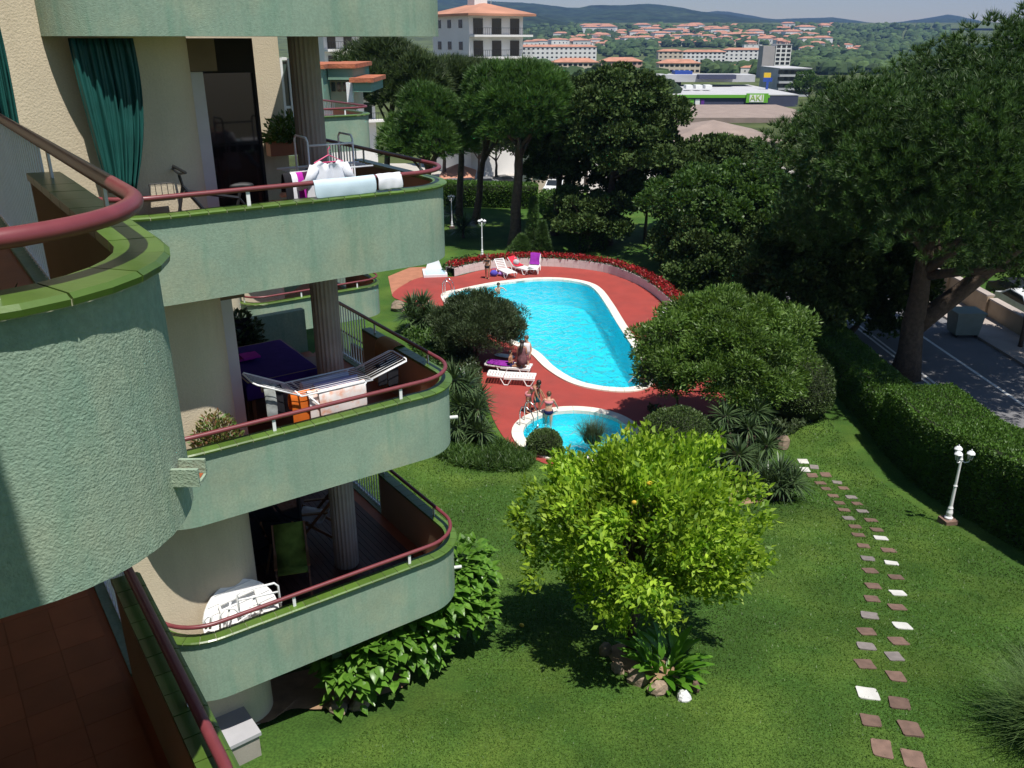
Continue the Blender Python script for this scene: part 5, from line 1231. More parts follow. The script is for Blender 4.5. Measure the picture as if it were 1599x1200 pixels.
# ---- laundry balcony
def rod_frame(label, c0, name, segs, r=0.011, m=WHITE, group='clothes racks', cat='clothes rack'):
    t = thing(name, label, cat, c0, group=group)
    for nm, pts in segs:
        mb = MB(); mb.tube([BU(*p) for p in pts], r if nm != 'wire' else 0.004, 7); mb.build(nm, m, t, smooth=True)
    return t
ra = uv(atv(470, 212, 11.2))[0]; rb = uv(atv(540, 212, 11.2))[0]; zt = atv(500, 212, 11.2).z
z1 = zt - 0.42
segs = []
for u in (ra, rb):
    segs.append(('frame', [(u, 11.0, ZA), (u, 11.0, zt - 0.05), (u, 11.05, zt), (u, 11.4, zt), (u, 11.45, zt - 0.05), (u, 11.45, ZA)]))
segs.append(('frame', [(ra, 11.0, zt - 0.1), (rb, 11.0, zt - 0.1)])); segs.append(('frame', [(ra - 0.28, 11.0, z1), (rb + 0.28, 11.0, z1)])); segs.append(('frame', [(ra - 0.28, 11.45, z1), (rb + 0.28, 11.45, z1)]))
for k in range(5): segs.append(('wire', [(ra - 0.28, 11.08 + k * 0.085, z1), (rb + 0.28, 11.08 + k * 0.085, z1)]))
rod_frame('tall white tower clothes rack behind the laundry rail', BU((ra + rb) / 2, 11.22, ZA), 'clothes_rack', segs, 0.014)
MAG, BLK, CHK = fab('magenta_cloth', C4(0.42, 0.03, 0.35)), fab('black_cloth', C4(0.02, 0.02, 0.024)), fab('red_check_cloth', C4(0.3, 0.05, 0.06), 0.4)
WHC, LBL = fab('white_shirt_cloth', C4(0.68, 0.69, 0.74), 0.05), fab('pale_blue_cloth', C4(0.50, 0.62, 0.70), 0.05)
def u_at(px, py, v): return uv(atv(px, py, v))[0]
for px0, px1, lab, m, ln in ((452, 462, 'narrow white garment on the left of the tower rack', WHC, 0.75), (460, 472, 'magenta garment beside the narrow white one', MAG, 0.85), (470, 480, 'dark plum garment on the tower rack', fab('plum_cloth', C4(0.06, 0.012, 0.05)), 0.8), (440, 452, 'black trousers at the left end of the tower rack', BLK, 0.9), (535, 548, 'short purple garment at the right of the tower rack', MAG, 0.16), (482, 492, 'red checked garment low on the tower rack', CHK, 0.95)):
    hang(lab, u_at(px0, 260, 10.98), u_at(px1, 260, 10.98), 10.98, z1, z1 - ln, m, 'garment')
for k in range(5): hang(['black sock pair left on the top wires', 'black vest on the top wires', 'black briefs on the top wires', 'dark top on the top wires', 'dark cloth right on the top wires'][k], ra + 0.02 + k * 0.13, ra + 0.12 + k * 0.13, 11.2 + 0.04 * (k % 3), z1 + 0.01, z1 - 0.14, BLK, 'garment', dv=0.03)
# white long-sleeved shirt on a pink hanger
us = u_at(514, 262, 10.66); zs = atv(514, 246, 10.66).z
st = thing('shirt_on_hanger', 'white long-sleeved shirt on a pink hanger', 'shirt', BU(us, 10.66, zs - 0.6), group='laundry hung out on the balconies')
PK = mat('pink_plastic', C4(0.6, 0.05, 0.17), 0.4)
mb = MB(); mb.tube([BU(us - 0.2, 10.66, zs - 0.06), BU(us, 10.66, zs + 0.03), BU(us + 0.2, 10.66, zs - 0.06), BU(us - 0.2, 10.66, zs - 0.06)], 0.009, 6); mb.tube([BU(us, 10.66, zs + 0.03), BU(us, 10.66, zs + 0.10), BU(us + 0.03, 10.66, zs + 0.13), BU(us + 0.03, 10.662, zs + 0.1)], 0.006, 6); mb.build('hanger', PK, st)
for sgn, nm in ((-1, 'front'), (1, 'back')):
    mb = MB(); rows = []
    for t, hw in ((0, 0.13), (0.06, 0.25), (0.14, 0.29), (0.3, 0.31), (0.48, 0.33), (0.66, 0.34)):
        sag = 0.05 if t == 0 else 0
        rows.append([BU(us + hw * (j / 6 - 1) , 10.66 + sgn * (0.05 + 0.03 * math.sin(j * 1.6 + t * 4)) * (1 - (j / 6 - 1) ** 2 * 0.9), zs - 0.03 - t - sag * (1 - (j / 6 - 1) ** 2)) for j in range(13)])
    mb.grid(rows); mb.build(nm, WHC, st, smooth=True)
for sgn in (-1, 1):
    mb = MB(); mb.tube([BU(us + sgn * 0.20, 10.66, zs - 0.1), BU(us + sgn * 0.30, 10.66, zs - 0.3), BU(us + sgn * 0.36, 11.49, zs - 0.56)], [0.07, 0.06, 0.04], 8); mb.build('sleeve', WHC, st, smooth=True)
# long pale towel and white cloth over the rail
RZ = ZB[1] + 1.25
ua, ub = u_at(488, 300, VF + 0.05), u_at(585, 290, VF + 0.05)
hang('long pale blue sheet folded over the laundry balcony rail', ua, ub, VF + 0.045, RZ + 0.034, RZ - 0.2, LBL, 'sheet', dv=0.13, n=12)
hang('crumpled white cloth at the right end of the laundry rail', ub + 0.02, u_at(626, 285, VF + 0.05), VF + 0.045, RZ + 0.036, RZ - 0.17, WHC, 'sheet', dv=0.14, n=8, amp=0.025)
# bicycle
bu0 = u_at(288, 300, 10.75)
bk = thing('bicycle', 'black bicycle with saddle and bar ends behind the laundry balcony rail', 'bicycle', BU(bu0 + 0.5, 10.78, ZA)); V_ = 10.78
BKM = mat('black_bike_paint', C4(0.02, 0.02, 0.022), 0.3)
def wheel(u):
    c = BU(u, V_, ZA + 0.34); pts = [BU(u + 0.32 * math.cos(a), V_, ZA + 0.34 + 0.32 * math.sin(a)) for a in np.linspace(0, 2 * math.pi, 29)[:-1]]
    mb = MB(); mb.tube(pts, 0.022, 8, closed=True); wh = mb.build('wheel', BLACK, bk, smooth=True)
    for k in range(16):
        a = 2 * math.pi * k / 16; mb = MB(); mb.tube([c, BU(u + 0.31 * math.cos(a), V_, ZA + 0.34 + 0.31 * math.sin(a))], 0.003, 4); mb.build('spoke', STEEL, wh)
wheel(bu0 - 0.12); wheel(bu0 + 0.95)
hd = (bu0 + 0.05, V_, ZA + 0.98); bb = (bu0 + 0.5, V_, ZA + 0.33); seat_t = (bu0 + 0.66, V_, ZA + 0.88); rear = (bu0 + 0.95, V_, ZA + 0.34); fr = (bu0 - 0.12, V_, ZA + 0.34)
mb = MB()
for p_, q_, r_ in ((hd, bb, 0.022), ((bu0 + 0.06, V_, ZA + 0.93), (bu0 + 0.63, V_, ZA + 0.8), 0.02), (bb, seat_t, 0.018), (bb, rear, 0.013), ((bu0 + 0.64, V_, ZA + 0.8), rear, 0.012), (hd, fr, 0.018)): mb.tube([BU(*p_), BU(*q_)], r_, 7)
mb.build('frame', BKM, bk)
mb = MB(); mb.tube([BU(bu0 + 0.05, V_, ZA + 0.98), BU(bu0 + 0.03, V_, ZA + 1.10)], 0.017, 7); mb.tube([BU(bu0 + 0.02, V_ - 0.31, ZA + 1.16), BU(bu0 + 0.03, V_, ZA + 1.11), BU(bu0 + 0.02, V_ + 0.31, ZA + 1.16)], 0.014, 7)
for s in (-1, 1): mb.tube([BU(bu0 + 0.02, V_ + s * 0.31, ZA + 1.16), BU(bu0 - 0.1, V_ + s * 0.30, ZA + 1.24)], 0.016, 7)
mb.build('handlebar', BKM, bk)
mb = MB(); c = BU(bu0 + 0.68, V_, ZA + 0.93); mb.ell((0, 0, 0), (0.14, 0.07, 0.035), 12, 6); mb.v = [(x, y * (1.3 if x > 0 else 0.6), z) for x, y, z in mb.v]; s_ = mb.build('saddle', BLACK, bk, local=True, smooth=True); s_.location = c - bk.location; s_.rotation_euler = (0, 0, UROT)
mb = MB(); mb.box(BU(bu0 - 0.2, V_, ZA + 0.88), (0.24, 0.28, 0.02), UROT)
for k in range(5): mb.tube([BU(bu0 - 0.32 + 0.06 * k, V_ - 0.14, ZA + 0.87), BU(bu0 - 0.32 + 0.06 * k, V_ - 0.14, ZA + 1.05)], 0.004, 4)
mb.tube([BU(bu0 - 0.32, V_ - 0.14, ZA + 1.05), BU(bu0 - 0.08, V_ - 0.14, ZA + 1.05)], 0.005, 4); mb.build('basket', BLACK, bk)
bk.scale = (1.12, 1.12, 1.12)
# flower box and pots
def pot_plant(label, b, r, h, n, L, W, m, ph=0.3, group='potted plants', box=False):
    t = thing('potted_plant', label, 'plant', b, group=group); mb = MB()
    if box: mb.box(b + Vector((0, 0, ph / 2)), (0.75, 0.22, ph), UROT)
    else: mb.lathe([(r * 0.55, 0), (r * 0.75, ph), (r * 0.8, ph), (r * 0.8, ph + 0.03), (r * 0.65, ph + 0.03)], b, 14)
    mb.build('pot', TERRA, t)
    d = rdir(n); d[:, 2] = np.abs(d[:, 2]); P = np.array(b) + np.array([0, 0, ph]) + d * rng.random((n, 1)) ** 0.5 * np.array([r, r, h])
    np_obj('foliage', leaf_quads(P, unit(d + rdir(n) * 0.6), L, W), 4, m, t); mb = MB()
    for k in range(12): q = P[k * 7 % n]; mb.tube([b + Vector((0, 0, ph)), Vector(q)], 0.006, 4)
    mb.build('stems', BARK, t)
    return t
pk = leafmat('pinkish_leaf', C4(0.20, 0.09, 0.05), C4(0.32, 0.13, 0.09), C4(0.08, 0.16, 0.03), trans=0.2)
p = atv(340, 690, 10.85); p.z = ZC_
pot_plant('pinkish leafy shrub in a pot on the drying rack balcony', p, 0.38, 0.78, 2600, 0.06, 0.03, pk, 0.35)
p = atv(447, 190, 15.2); p.z = ZB[1] + 1.0
pot_plant('plant in a terracotta box at the back of laundry balcony', p + Vector((0, 0, 0)), 0.42, 0.5, 700, 0.10, 0.045, SHRUBL, 0.22, box=True)
for k, px in enumerate((396, 412, 428)):
    p = BU(3.6 + 0.5 * k, 15.25, ZC_); pot_plant(['left', 'middle', 'right'][k] + ' of three dark potted plants at the back of the drying rack balcony', p, 0.36, 0.8, 700, 0.13, 0.07, OLIVEL, 0.3)
for k in range(4):
    p = BU(0.15 - 0.45 * k, 3.75 + 0.25 * (k % 2), ZE + 0.18)
    pot_plant(['nearest', 'second', 'third', 'farthest'][k] + ' leafy pot plant inside the near balcony corner', p, 0.36, 0.45, 900, 0.09, 0.05, OLIVEL, 0.25)
# ---- drying rack balcony
v0, v1 = 10.8, 11.42; zr = atv(520, 608, v0).z; uL, uA, uB, uR = 3.05, 3.75, 4.85, 5.5
ua_, ub_, uc_, ud_ = u_at(392, 600, 11.1), u_at(458, 608, 11.1), u_at(568, 590, 11.1), u_at(622, 568, 11.1)
segs = [('frame', [(ub_, v0, zr), (uc_, v0, zr), (uc_, v1, zr), (ub_, v1, zr), (ub_, v0, zr)]),
        ('wing', [(ub_, v0 + .03, zr), (ua_, v0 + .03, zr + 0.30), (ua_ - 0.03, v0 + .1, zr + 0.31), (ua_ - 0.03, v1 - .1, zr + 0.31), (ua_, v1 - .03, zr + 0.30), (ub_, v1 - .03, zr)]),
        ('wing', [(uc_, v0 + .03, zr), (ud_, v0 + .03, zr + 0.16), (ud_ + 0.03, v0 + .1, zr + 0.17), (ud_ + 0.03, v1 - .1, zr + 0.17), (ud_, v1 - .03, zr + 0.16), (uc_, v1 - .03, zr)])]
for v in (v0, v1):
    segs.append(('leg', [(ub_ + 0.1, v, zr - 0.01), (uc_ - 0.1, v + 0.02, ZC_ + 0.01)])); segs.append(('leg', [(uc_ - 0.1, v, zr - 0.01), (ub_ + 0.1, v + 0.02, ZC_ + 0.01)]))
for k in range(1, 9):
    v = v0 + (v1 - v0) * k / 9; segs.append(('wire', [(ub_, v, zr), (uc_, v, zr)])); segs.append(('wire', [(ub_, v, zr), (ua_, v, zr + 0.30)])); segs.append(('wire', [(uc_, v, zr), (ud_, v, zr + 0.16)]))
rod_frame('white winged drying rack with laundry on the middle balcony', BU(4.3, 11.1, ZC_), 'drying_rack', segs, 0.013)
ORG, VIO, FLO = fab('orange_towel', C4(0.55, 0.13, 0.02)), fab('lavender_cloth', C4(0.34, 0.33, 0.60)), mat('flowered_cloth', C4(0.72, 0.66, 0.64), 0.95, 0.1, 6, stain=C4(0.70, 0.28, 0.14), sscale=7.0, samt=0.9)
hang('orange towel on the drying rack', u_at(455, 640, 10.95), u_at(488, 640, 10.95), 10.98, zr + 0.006, zr - 0.62, ORG, back=0.5)
hang('white cloth with orange flowers at the front of the drying rack', u_at(497, 640, 10.84), u_at(572, 630, 10.84), 10.84, zr + 0.018, zr - 0.45, FLO, n=10)
hang('second flowered cloth tucked behind the first', u_at(482, 640, 10.9), u_at(500, 640, 10.9), 10.9, zr + 0.012, zr - 0.5, FLO)
hang('lavender cloth laid along the middle wires', u_at(490, 610, 11.1), u_at(560, 600, 11.1), 11.12, zr + 0.008, zr - 0.3, VIO, back=0.8)
hang('pale lavender shirt on the back wires', u_at(470, 605, 11.3), u_at(545, 598, 11.3), 11.3, zr + 0.008, zr - 0.3, fab('pale_lavender', C4(0.5, 0.5, 0.66)), back=0.8)
hang('striped garment on the left wing', ua_ + 0.12, ua_ + 0.28, 11.0, zr + 0.2, zr - 0.3, fab('grey_stripe', C4(0.32, 0.34, 0.33), 0.5))
hang('black garment on the left wing', ua_ + 0.3, ua_ + 0.42, 11.1, zr + 0.12, zr - 0.35, BLK)
hang('black garment left on the raised right wing', uc_ + 0.2, uc_ + 0.36, 11.1, zr + 0.09, zr - 0.25, BLK)
hang('black garment right on the raised right wing', uc_ + 0.38, uc_ + 0.56, 11.12, zr + 0.12, zr - 0.3, BLK)
# table with purple cloth, chairs
tb = BU(4.35, 13.05, ZC_); tt = thing('dining_table', 'dining table under a dark purple cloth on the middle balcony', 'table', tb)
mb = MB(); mb.bubox(3.75, 4.95, 12.55, 14.3, ZC_ + 0.71, ZC_ + 0.745); mb.build('table_top', OAK, tt)
for u in (3.82, 4.88):
    for v in (12.62, 14.22): mb = MB(); mb.bubox(u - .03, u + .03, v - .03, v + .03, ZC_, ZC_ + 0.705); mb.build('leg', OAK, tt)
PUR = fab('purple_table_cloth', C4(0.045, 0.02, 0.16)); us_ = np.linspace(3.71, 4.99, 9); vv_ = np.linspace(12.5, 14.35, 11); rows = []
for j, v in enumerate([12.49, 12.495] + list(vv_) + [14.355, 14.36]):
    zz = ZC_ + 0.752 if 1 < j < 13 else (ZC_ + 0.45 if j in (0, 14) else ZC_ + 0.66)
    rows.append([(3.695, v, min(zz, ZC_ + 0.45)), (3.70, v, min(zz, ZC_ + 0.66))] + [(u, v, zz) for u in us_] + [(5.0, v, min(zz, ZC_ + 0.66)), (5.005, v, min(zz, ZC_ + 0.45))])
tc = bcloth('dark purple cloth covering the dining table', rows, PUR, 'tablecloth', 'tablecloth', amp=0.004); del tc['group']
mb = MB(); mb.bubox(3.9, 4.2, 13.5, 13.8, ZC_ + 0.765, ZC_ + 0.80); mb.bubox(4.0, 4.28, 13.42, 13.7, ZC_ + 0.802, ZC_ + 0.83); tag(mb.build('folded_cloth', MAG), 'folded magenta cloth lying on the purple table', 'cloth')
def chair(label, u, v, zf, rz, m, back_m=None, group='balcony chairs', h=1.0):
    t = thing('chair', label, 'chair', BU(u, v, zf), rz, group)
    for x in (-0.2, 0.2):
        for y in (-0.2, 0.2):
            mb = MB(); mb.box((x, y, 0.22), (0.035, 0.035, 0.44)); mb.build('leg', m, t, local=True)
    mb = MB(); mb.box((0, 0, 0.455), (0.46, 0.46, 0.03)); mb.build('seat', back_m or m, t, local=True)
    for y in (-0.21, 0.21): mb = MB(); mb.bar((-0.21, y, 0.46), (-0.29, y, h), 0.035, 0.03); mb.build('back_post', m, t, local=True)
    for k in range(4): mb = MB(); z_ = 0.58 + k * (h - 0.64) / 3; x_ = -0.21 - 0.08 * (z_ - 0.46) / (h - 0.46); mb.bar((x_, -0.19, z_), (x_, 0.19, z_), 0.02, 0.085); mb.build('back_slat', back_m or m, t, local=True)
    return t
chair('black mesh chair beyond the purple table', 4.55, 14.85, ZC_, UROT - 1.4, BLK, group='balcony chairs')
chair('dark wooden chair at the left of the purple table', 3.55, 13.0, ZC_, UROT + 0.2, OAK)
chair('wooden chair between table and side parapet', 5.35, 13.6, ZC_, UROT + 3.0, OAK)
TW = fab('tan_towel', C4(0.33, 0.19, 0.08))
# towel over the right parapet: runs along v
vv2 = np.linspace(12.35, 12.95, 7); zp = ZB[2] + 1.06; rows = [[(U1 - 0.19 - 0.06, v, zp - 0.62) for v in vv2], [(U1 - 0.19 - 0.05, v, zp - 0.3) for v in vv2], [(U1 - 0.19 - 0.045, v, zp + 0.0) for v in vv2], [(U1 - 0.1, v, zp + 0.045) for v in vv2], [(U1 + 0.075, v, zp + 0.02) for v in vv2], [(U1 + 0.085, v, zp - 0.15) for v in vv2]]
bcloth('tan towel hung over the side parapet of the middle balcony', rows, TW, 'towel', 'laundry', amp=0.006)
# ---- lowest balcony: folded white plastic table and chairs, wooden deck chairs
c0 = BU(2.72, 10.82, ZD); ft = thing('folding_table', 'white round plastic table tipped up against the cream wall', 'table', c0)
mb = MB(); rows = [];
nrm = Vector((0.30, -0.80, 0.35)).normalized(); nrm = (BU(0.15, -1.0) * 0.9 + Vector((0, 0, 0.42))).normalized(); sx = Vector((0, 0, 1)).cross(nrm).normalized(); sy = nrm.cross(sx)
tc_ = c0 + Vector((0, 0, 0.62)); ring = [tc_ + (sx * math.cos(a) + sy * math.sin(a)) * 0.58 for a in np.linspace(0, 2 * math.pi, 33)[:-1]]
mb.add([p for p in ring] + [p + nrm * 0.03 for p in ring], [tuple(range(31, -1, -1)), tuple(range(32, 64))] + [(i, (i + 1) % 32, 32 + (i + 1) % 32, 32 + i) for i in range(32)]); mb.build('table_top', PLASTIC, ft)
for k in range(-4, 5):
    hw = math.sqrt(max(0.01, 0.56 ** 2 - (k * 0.12) ** 2)); mb = MB(); a_ = tc_ + sy * k * 0.12 + nrm * 0.034; mb.bar(a_ - sx * hw, a_ + sx * hw, 0.012, 0.012); mb.build('rib', PLASTIC, ft)
mb = MB()
for q in (-0.28, 0.28): mb.tube([tc_ + sx * q - sy * 0.45 + nrm * 0.07, tc_ + sx * q + sy * 0.35 + nrm * 0.1], 0.02, 7)
mb.tube([tc_ - sx * 0.28 + sy * 0.35 + nrm * 0.1, tc_ + sx * 0.28 + sy * 0.35 + nrm * 0.1], 0.02, 7); mb.build('leg_frame', PLASTIC, ft)
chair('white plastic chair stacked before the tipped table', 2.45, 10.62 + 0.12, ZD, UROT + 2.0, PLASTIC, h=0.85)
fcl = thing('folding_chair', 'white tubular folding chair frame leaning before the tipped table', 'chair', BU(2.6, 10.62, ZD))
def fc(name, pxs, v=10.62, r=0.016):
    mb = MB(); mb.tube([atv(x, y, v) for x, y in pxs], r, 7); mb.build(name, WHITE, fcl, smooth=True)
fc('back_frame', [(378, 985), (370, 930), (376, 924), (428, 911), (434, 915), (442, 968)]); fc('cross_bar', [(375, 955), (440, 940)]); fc('cross_bar', [(371, 938), (436, 924)])
fc('arm', [(344, 985), (343, 962), (352, 951), (366, 951), (378, 961), (376, 985)], 10.58); fc('arm', [(322, 982), (318, 970), (324, 962), (330, 964), (328, 982)], 10.56, 0.02); fc('leg', [(352, 990), (360, 940)], 10.6); fc('leg', [(385, 985), (398, 930)], 10.64)
def deckchair(label, u, v, rz, m):
    t = thing('deck_chair', label, 'chair', BU(u, v, ZD + 0.03), rz, 'wooden deck chairs')
    for y in (-0.26, 0.26):
        mb = MB(); mb.bar((0.45, y, 0.0), (-0.35, y, 1.0), 0.03, 0.05); mb.bar((-0.35, y, 0.0), (0.4, y, 0.5), 0.03, 0.05); mb.bar((-0.15, y, 0.62), (0.35, y, 0.58), 0.05, 0.03); mb.build('frame', OAK, t, local=True)
    mb = MB(); mb.grid([[(-0.36, y, 1.0) for y in (-0.24, 0, 0.24)], [(-0.16, y, 0.62) for y in (-0.24, 0, 0.24)], [(-0.02, y, 0.38) for y in (-0.24, 0, 0.24)], [(0.38, y, 0.47) for y in (-0.24, 0, 0.24)]]); o = mb.build('sling', m, t, local=True, smooth=True); sm = o.modifiers.new('th', 'SOLIDIFY'); sm.thickness = 0.02
    return t
deckchair('wooden deck chair with a green striped sling', 3.95, 12.0, UROT - 1.9, fab('green_stripe_sling', C4(0.15, 0.22, 0.04), 0.4))
deckchair('wooden deck chair with a white cushion behind the column', 5.0, 13.2, UROT + 2.6, WHC)
deckchair('wooden deck chair with a dark sling in the corner', 4.1, 12.75, UROT + 1.0, BLK)
# ------------------------------------------------------------------ road on the right, far side wall, cars
ASPH = mat('asphalt', C4(0.16, 0.16, 0.17), 0.9, 0.08, 0.8, 0.3, 60, 0.01, grain=0.08)
PAVE = mat('pale_pavement', C4(0.36, 0.31, 0.28), 0.9, 0.12, 1.0)
PAINTW = mat('road_paint', C4(0.7, 0.7, 0.68), 0.7, 0.1)
def strip(xa, xb, ys, dz, m, name, lean=-0.03):
    mb = MB(); rows = [[(x + lean * (y - 35), y, gz(x, y) + dz) for x in (xa, xb)] for y in ys]; mb.grid(rows)
    mb.f = [f[::-1] if (Vector(mb.v[f[1]]) - Vector(mb.v[f[0]])).cross(Vector(mb.v[f[2]]) - Vector(mb.v[f[0]])).z < 0 else f for f in mb.f]
    return tag(mb.build(name, m), kind='structure')
YR = list(range(10, 72, 4))
strip(15.0, 22.3, YR, 0.02, ASPH, 'road'); 
strip(17.15, 17.27, YR, 0.025, PAINTW, 'lane_line'); strip(17.42, 17.54, YR, 0.025, PAINTW, 'lane_line'); strip(19.75, 19.9, YR, 0.025, PAINTW, 'lane_line')
mb = MB()
for y in YR[:-1]:
    vs_ = []
    for yy in (y, y + 4):
        for x, z in ((22.3, 0.0), (22.3, 0.13), (24.6, 0.13), (24.6, 0.0)): vs_.append((x - 0.03 * (yy - 35), yy, gz(x, yy) + z))
    mb.add(vs_, [(0, 4, 5, 1), (1, 5, 6, 2), (2, 6, 7, 3)])
tag(mb.build('pavement', PAVE), kind='structure')
WALLB = mat('beige_wall', C4(0.36, 0.27, 0.18), 0.9, 0.12, 1.5, 0.4, 30, 0.02)
gw = thing('garden_wall', 'beige garden wall on the far side of the road', 'wall', (24.2, 42, 0)); 
for y0, h in ((30, 1.0), (34, 1.05), (38, 1.0), (42, 1.15), (46, 1.05), (50, 1.1)):
    mb = MB(); mb.box((24.55 - 0.03 * (y0 - 33), y0 + 2, h / 2), (0.3, 3.97, h)); w1 = mb.build('wall_panel', WALLB, gw)
    mb = MB(); mb.box((24.55 - 0.03 * (y0 - 33), y0 + 2, h + 0.042), (0.42, 3.97, 0.08)); mb.build('cap', PAVE, w1)
bn = dz(1502, 523); bt = thing('rubbish_container', 'grey green rubbish container standing at the kerb', 'container', bn)
BIN = mat('grey_green_plastic', C4(0.20, 0.24, 0.22), 0.5, 0.08)
mb = MB(); mb.add([bn + Vector(q) for q in ((-.55, -.45, .12), (.55, -.45, .12), (.55, .45, .12), (-.55, .45, .12), (-.65, -.55, 1.15), (.65, -.55, 1.15), (.65, .55, 1.15), (-.65, .55, 1.15))], [(3, 2, 1, 0), (4, 5, 6, 7), (0, 1, 5, 4), (1, 2, 6, 5), (2, 3, 7, 6), (3, 0, 4, 7)]); mb.build('body', BIN, bt)
mb = MB(); mb.box(bn + Vector((0, 0, 1.2)), (1.4, 1.2, 0.08)); mb.build('lid', BIN, bt)
for x in (-.45, .45): mb = MB(); mb.tube([bn + Vector((x - .04, -.4, .08)), bn + Vector((x + .04, -.4, .08))], 0.08, 10); mb.build('wheel', BLACK, bt)
GLS = mat('car_glass', C4(0.02, 0.025, 0.03), 0.05)
def car(label, p, rz, paint, group='parked cars'):
    t = thing('car', label, 'car', p, rz, group)
    mb = MB(); prof = [(-2.05, 0.35), (-2.1, 0.62), (-1.95, 0.85), (-1.2, 0.93), (-0.55, 1.38), (0.75, 1.42), (1.55, 1.0), (2.0, 0.92), (2.1, 0.6), (2.05, 0.35)]
    rows = []
    for y, sc_ in ((-0.84, 0.97), (-0.80, 1.0), (0.80, 1.0), (0.84, 0.97)): rows.append([(x * (0.985 if abs(y) > .82 else 1), y * (1 - 0.16 * max(0, z - 0.9)), z * (1 if abs(y) < .82 else 0.985)) for x, z in prof])
    mb.grid(rows); n = len(prof); mb.add(rows[0], [tuple(range(n))]); mb.add(rows[-1], [tuple(range(n - 1, -1, -1))]); mb.add([(-2.05, -.84, .35), (2.05, -.84, .35), (2.05, .84, .35), (-2.05, .84, .35)], [(0, 3, 2, 1)])
    mb.build('body', paint, t, local=True)
    for s in (-1, 1):
        mb = MB(); yy = s * 0.81; mb.add([(-1.02, yy * 1.0, 0.95), (-0.5, yy * 0.95, 1.32), (0.7, yy * 0.95, 1.35), (1.35, yy, 0.98)], [(0, 1, 2, 3) if s > 0 else (3, 2, 1, 0)])
        mb.v = [(x, y + s * 0.02, z) for x, y, z in mb.v]; mb.build('side_window', GLS, t, local=True)
    for a, b_ in (((-1.18, 0.95), (-0.58, 1.37)), ((1.52, 1.02), (0.8, 1.41))):
        k = 1 if a[0] > 0 else -1; mb = MB(); mb.add([(a[0] + .012 * k, -0.72, a[1] + .012), (a[0] + .012 * k, 0.72, a[1] + .012), (b_[0] + .012 * k, 0.66, b_[1] + .012), (b_[0] + .012 * k, -0.66, b_[1] + .012)], [(0, 1, 2, 3) if k > 0 else (3, 2, 1, 0)]); mb.build('windscreen', GLS, t, local=True)
    for x in (-1.3, 1.3):
        for s in (-1, 1): mb = MB(); mb.tube([(x, s * 0.68, 0.32), (x, s * 0.86, 0.32)], 0.32, 16); wh = mb.build('wheel', BLACK, t, local=True); mb = MB(); mb.tube([(x, s * 0.861, 0.32), (x, s * 0.875, 0.32)], 0.19, 12); mb.build('rim', STEEL, wh, local=True)
    for y in (-0.6, 0.6): mb = MB(); mb.ell((-2.04, y, 0.72), (0.06, 0.15, 0.08), 8, 5); mb.build('headlight', PLASTIC, t, local=True)
    return t
CW, CD, CB, CS = (mat('white_car_paint', C4(0.7, 0.71, 0.72), 0.25), mat('dark_car_paint', C4(0.02, 0.022, 0.03), 0.2), mat('blue_car_paint', C4(0.05, 0.09, 0.2), 0.2), mat('silver_car_paint', C4(0.35, 0.36, 0.38), 0.25, metal=0.5))
car('white car on the road at the right edge of the view', (20.6, 27.6, gz(19, 27.6) + 0.02), R(92), CW)
for px, py, m, rz, lab in ((1590, 512, CW, 88, 'white car parked behind the beige wall'), (1560, 492, CD, 92, 'dark car parked behind the beige wall')):
    p = dz(px, py); p = Vector((26.3 + (0 if m is CW else 0.8), p.y + 1.5, 0.0)); car(lab, p, R(rz), m)
for px, py, m, rz, lab in ((784, 290, CD, 20, 'dark saloon car in the car park beyond the far hedge'), (757, 293, CS, 10, 'silver car left of the dark one beyond the far hedge'), (730, 295, CD, 15, 'black car beyond the far hedge, third from the right'), (706, 296, CS, 15, 'pale car beyond the far hedge beside the balcony'), (868, 303, CW, 75, 'white car between the trunks right of the hedge corner'), (1010, 300, CS, 60, 'silver car glimpsed between the holm oak trunks')):
    car(lab, ong(px, py), R(rz), m)
def street_tree(label, b, h, r, m):
    return broadleaf('street_tree', label, b, b + Vector((0, 0, h)), (r, r, r * 0.75), 45, 300, 0.17, 0.11, m, cr=0.6, r0=0.09, group='street trees')
street_tree('bright green street tree by the beige wall', Vector((23.4, 37.3, 0.13)), 3.7, 1.7, PEPPERL)
street_tree('bright green street tree farther along the beige wall', Vector((23.1, 46.0, 0.13)), 4.2, 1.9, PEPPERL)
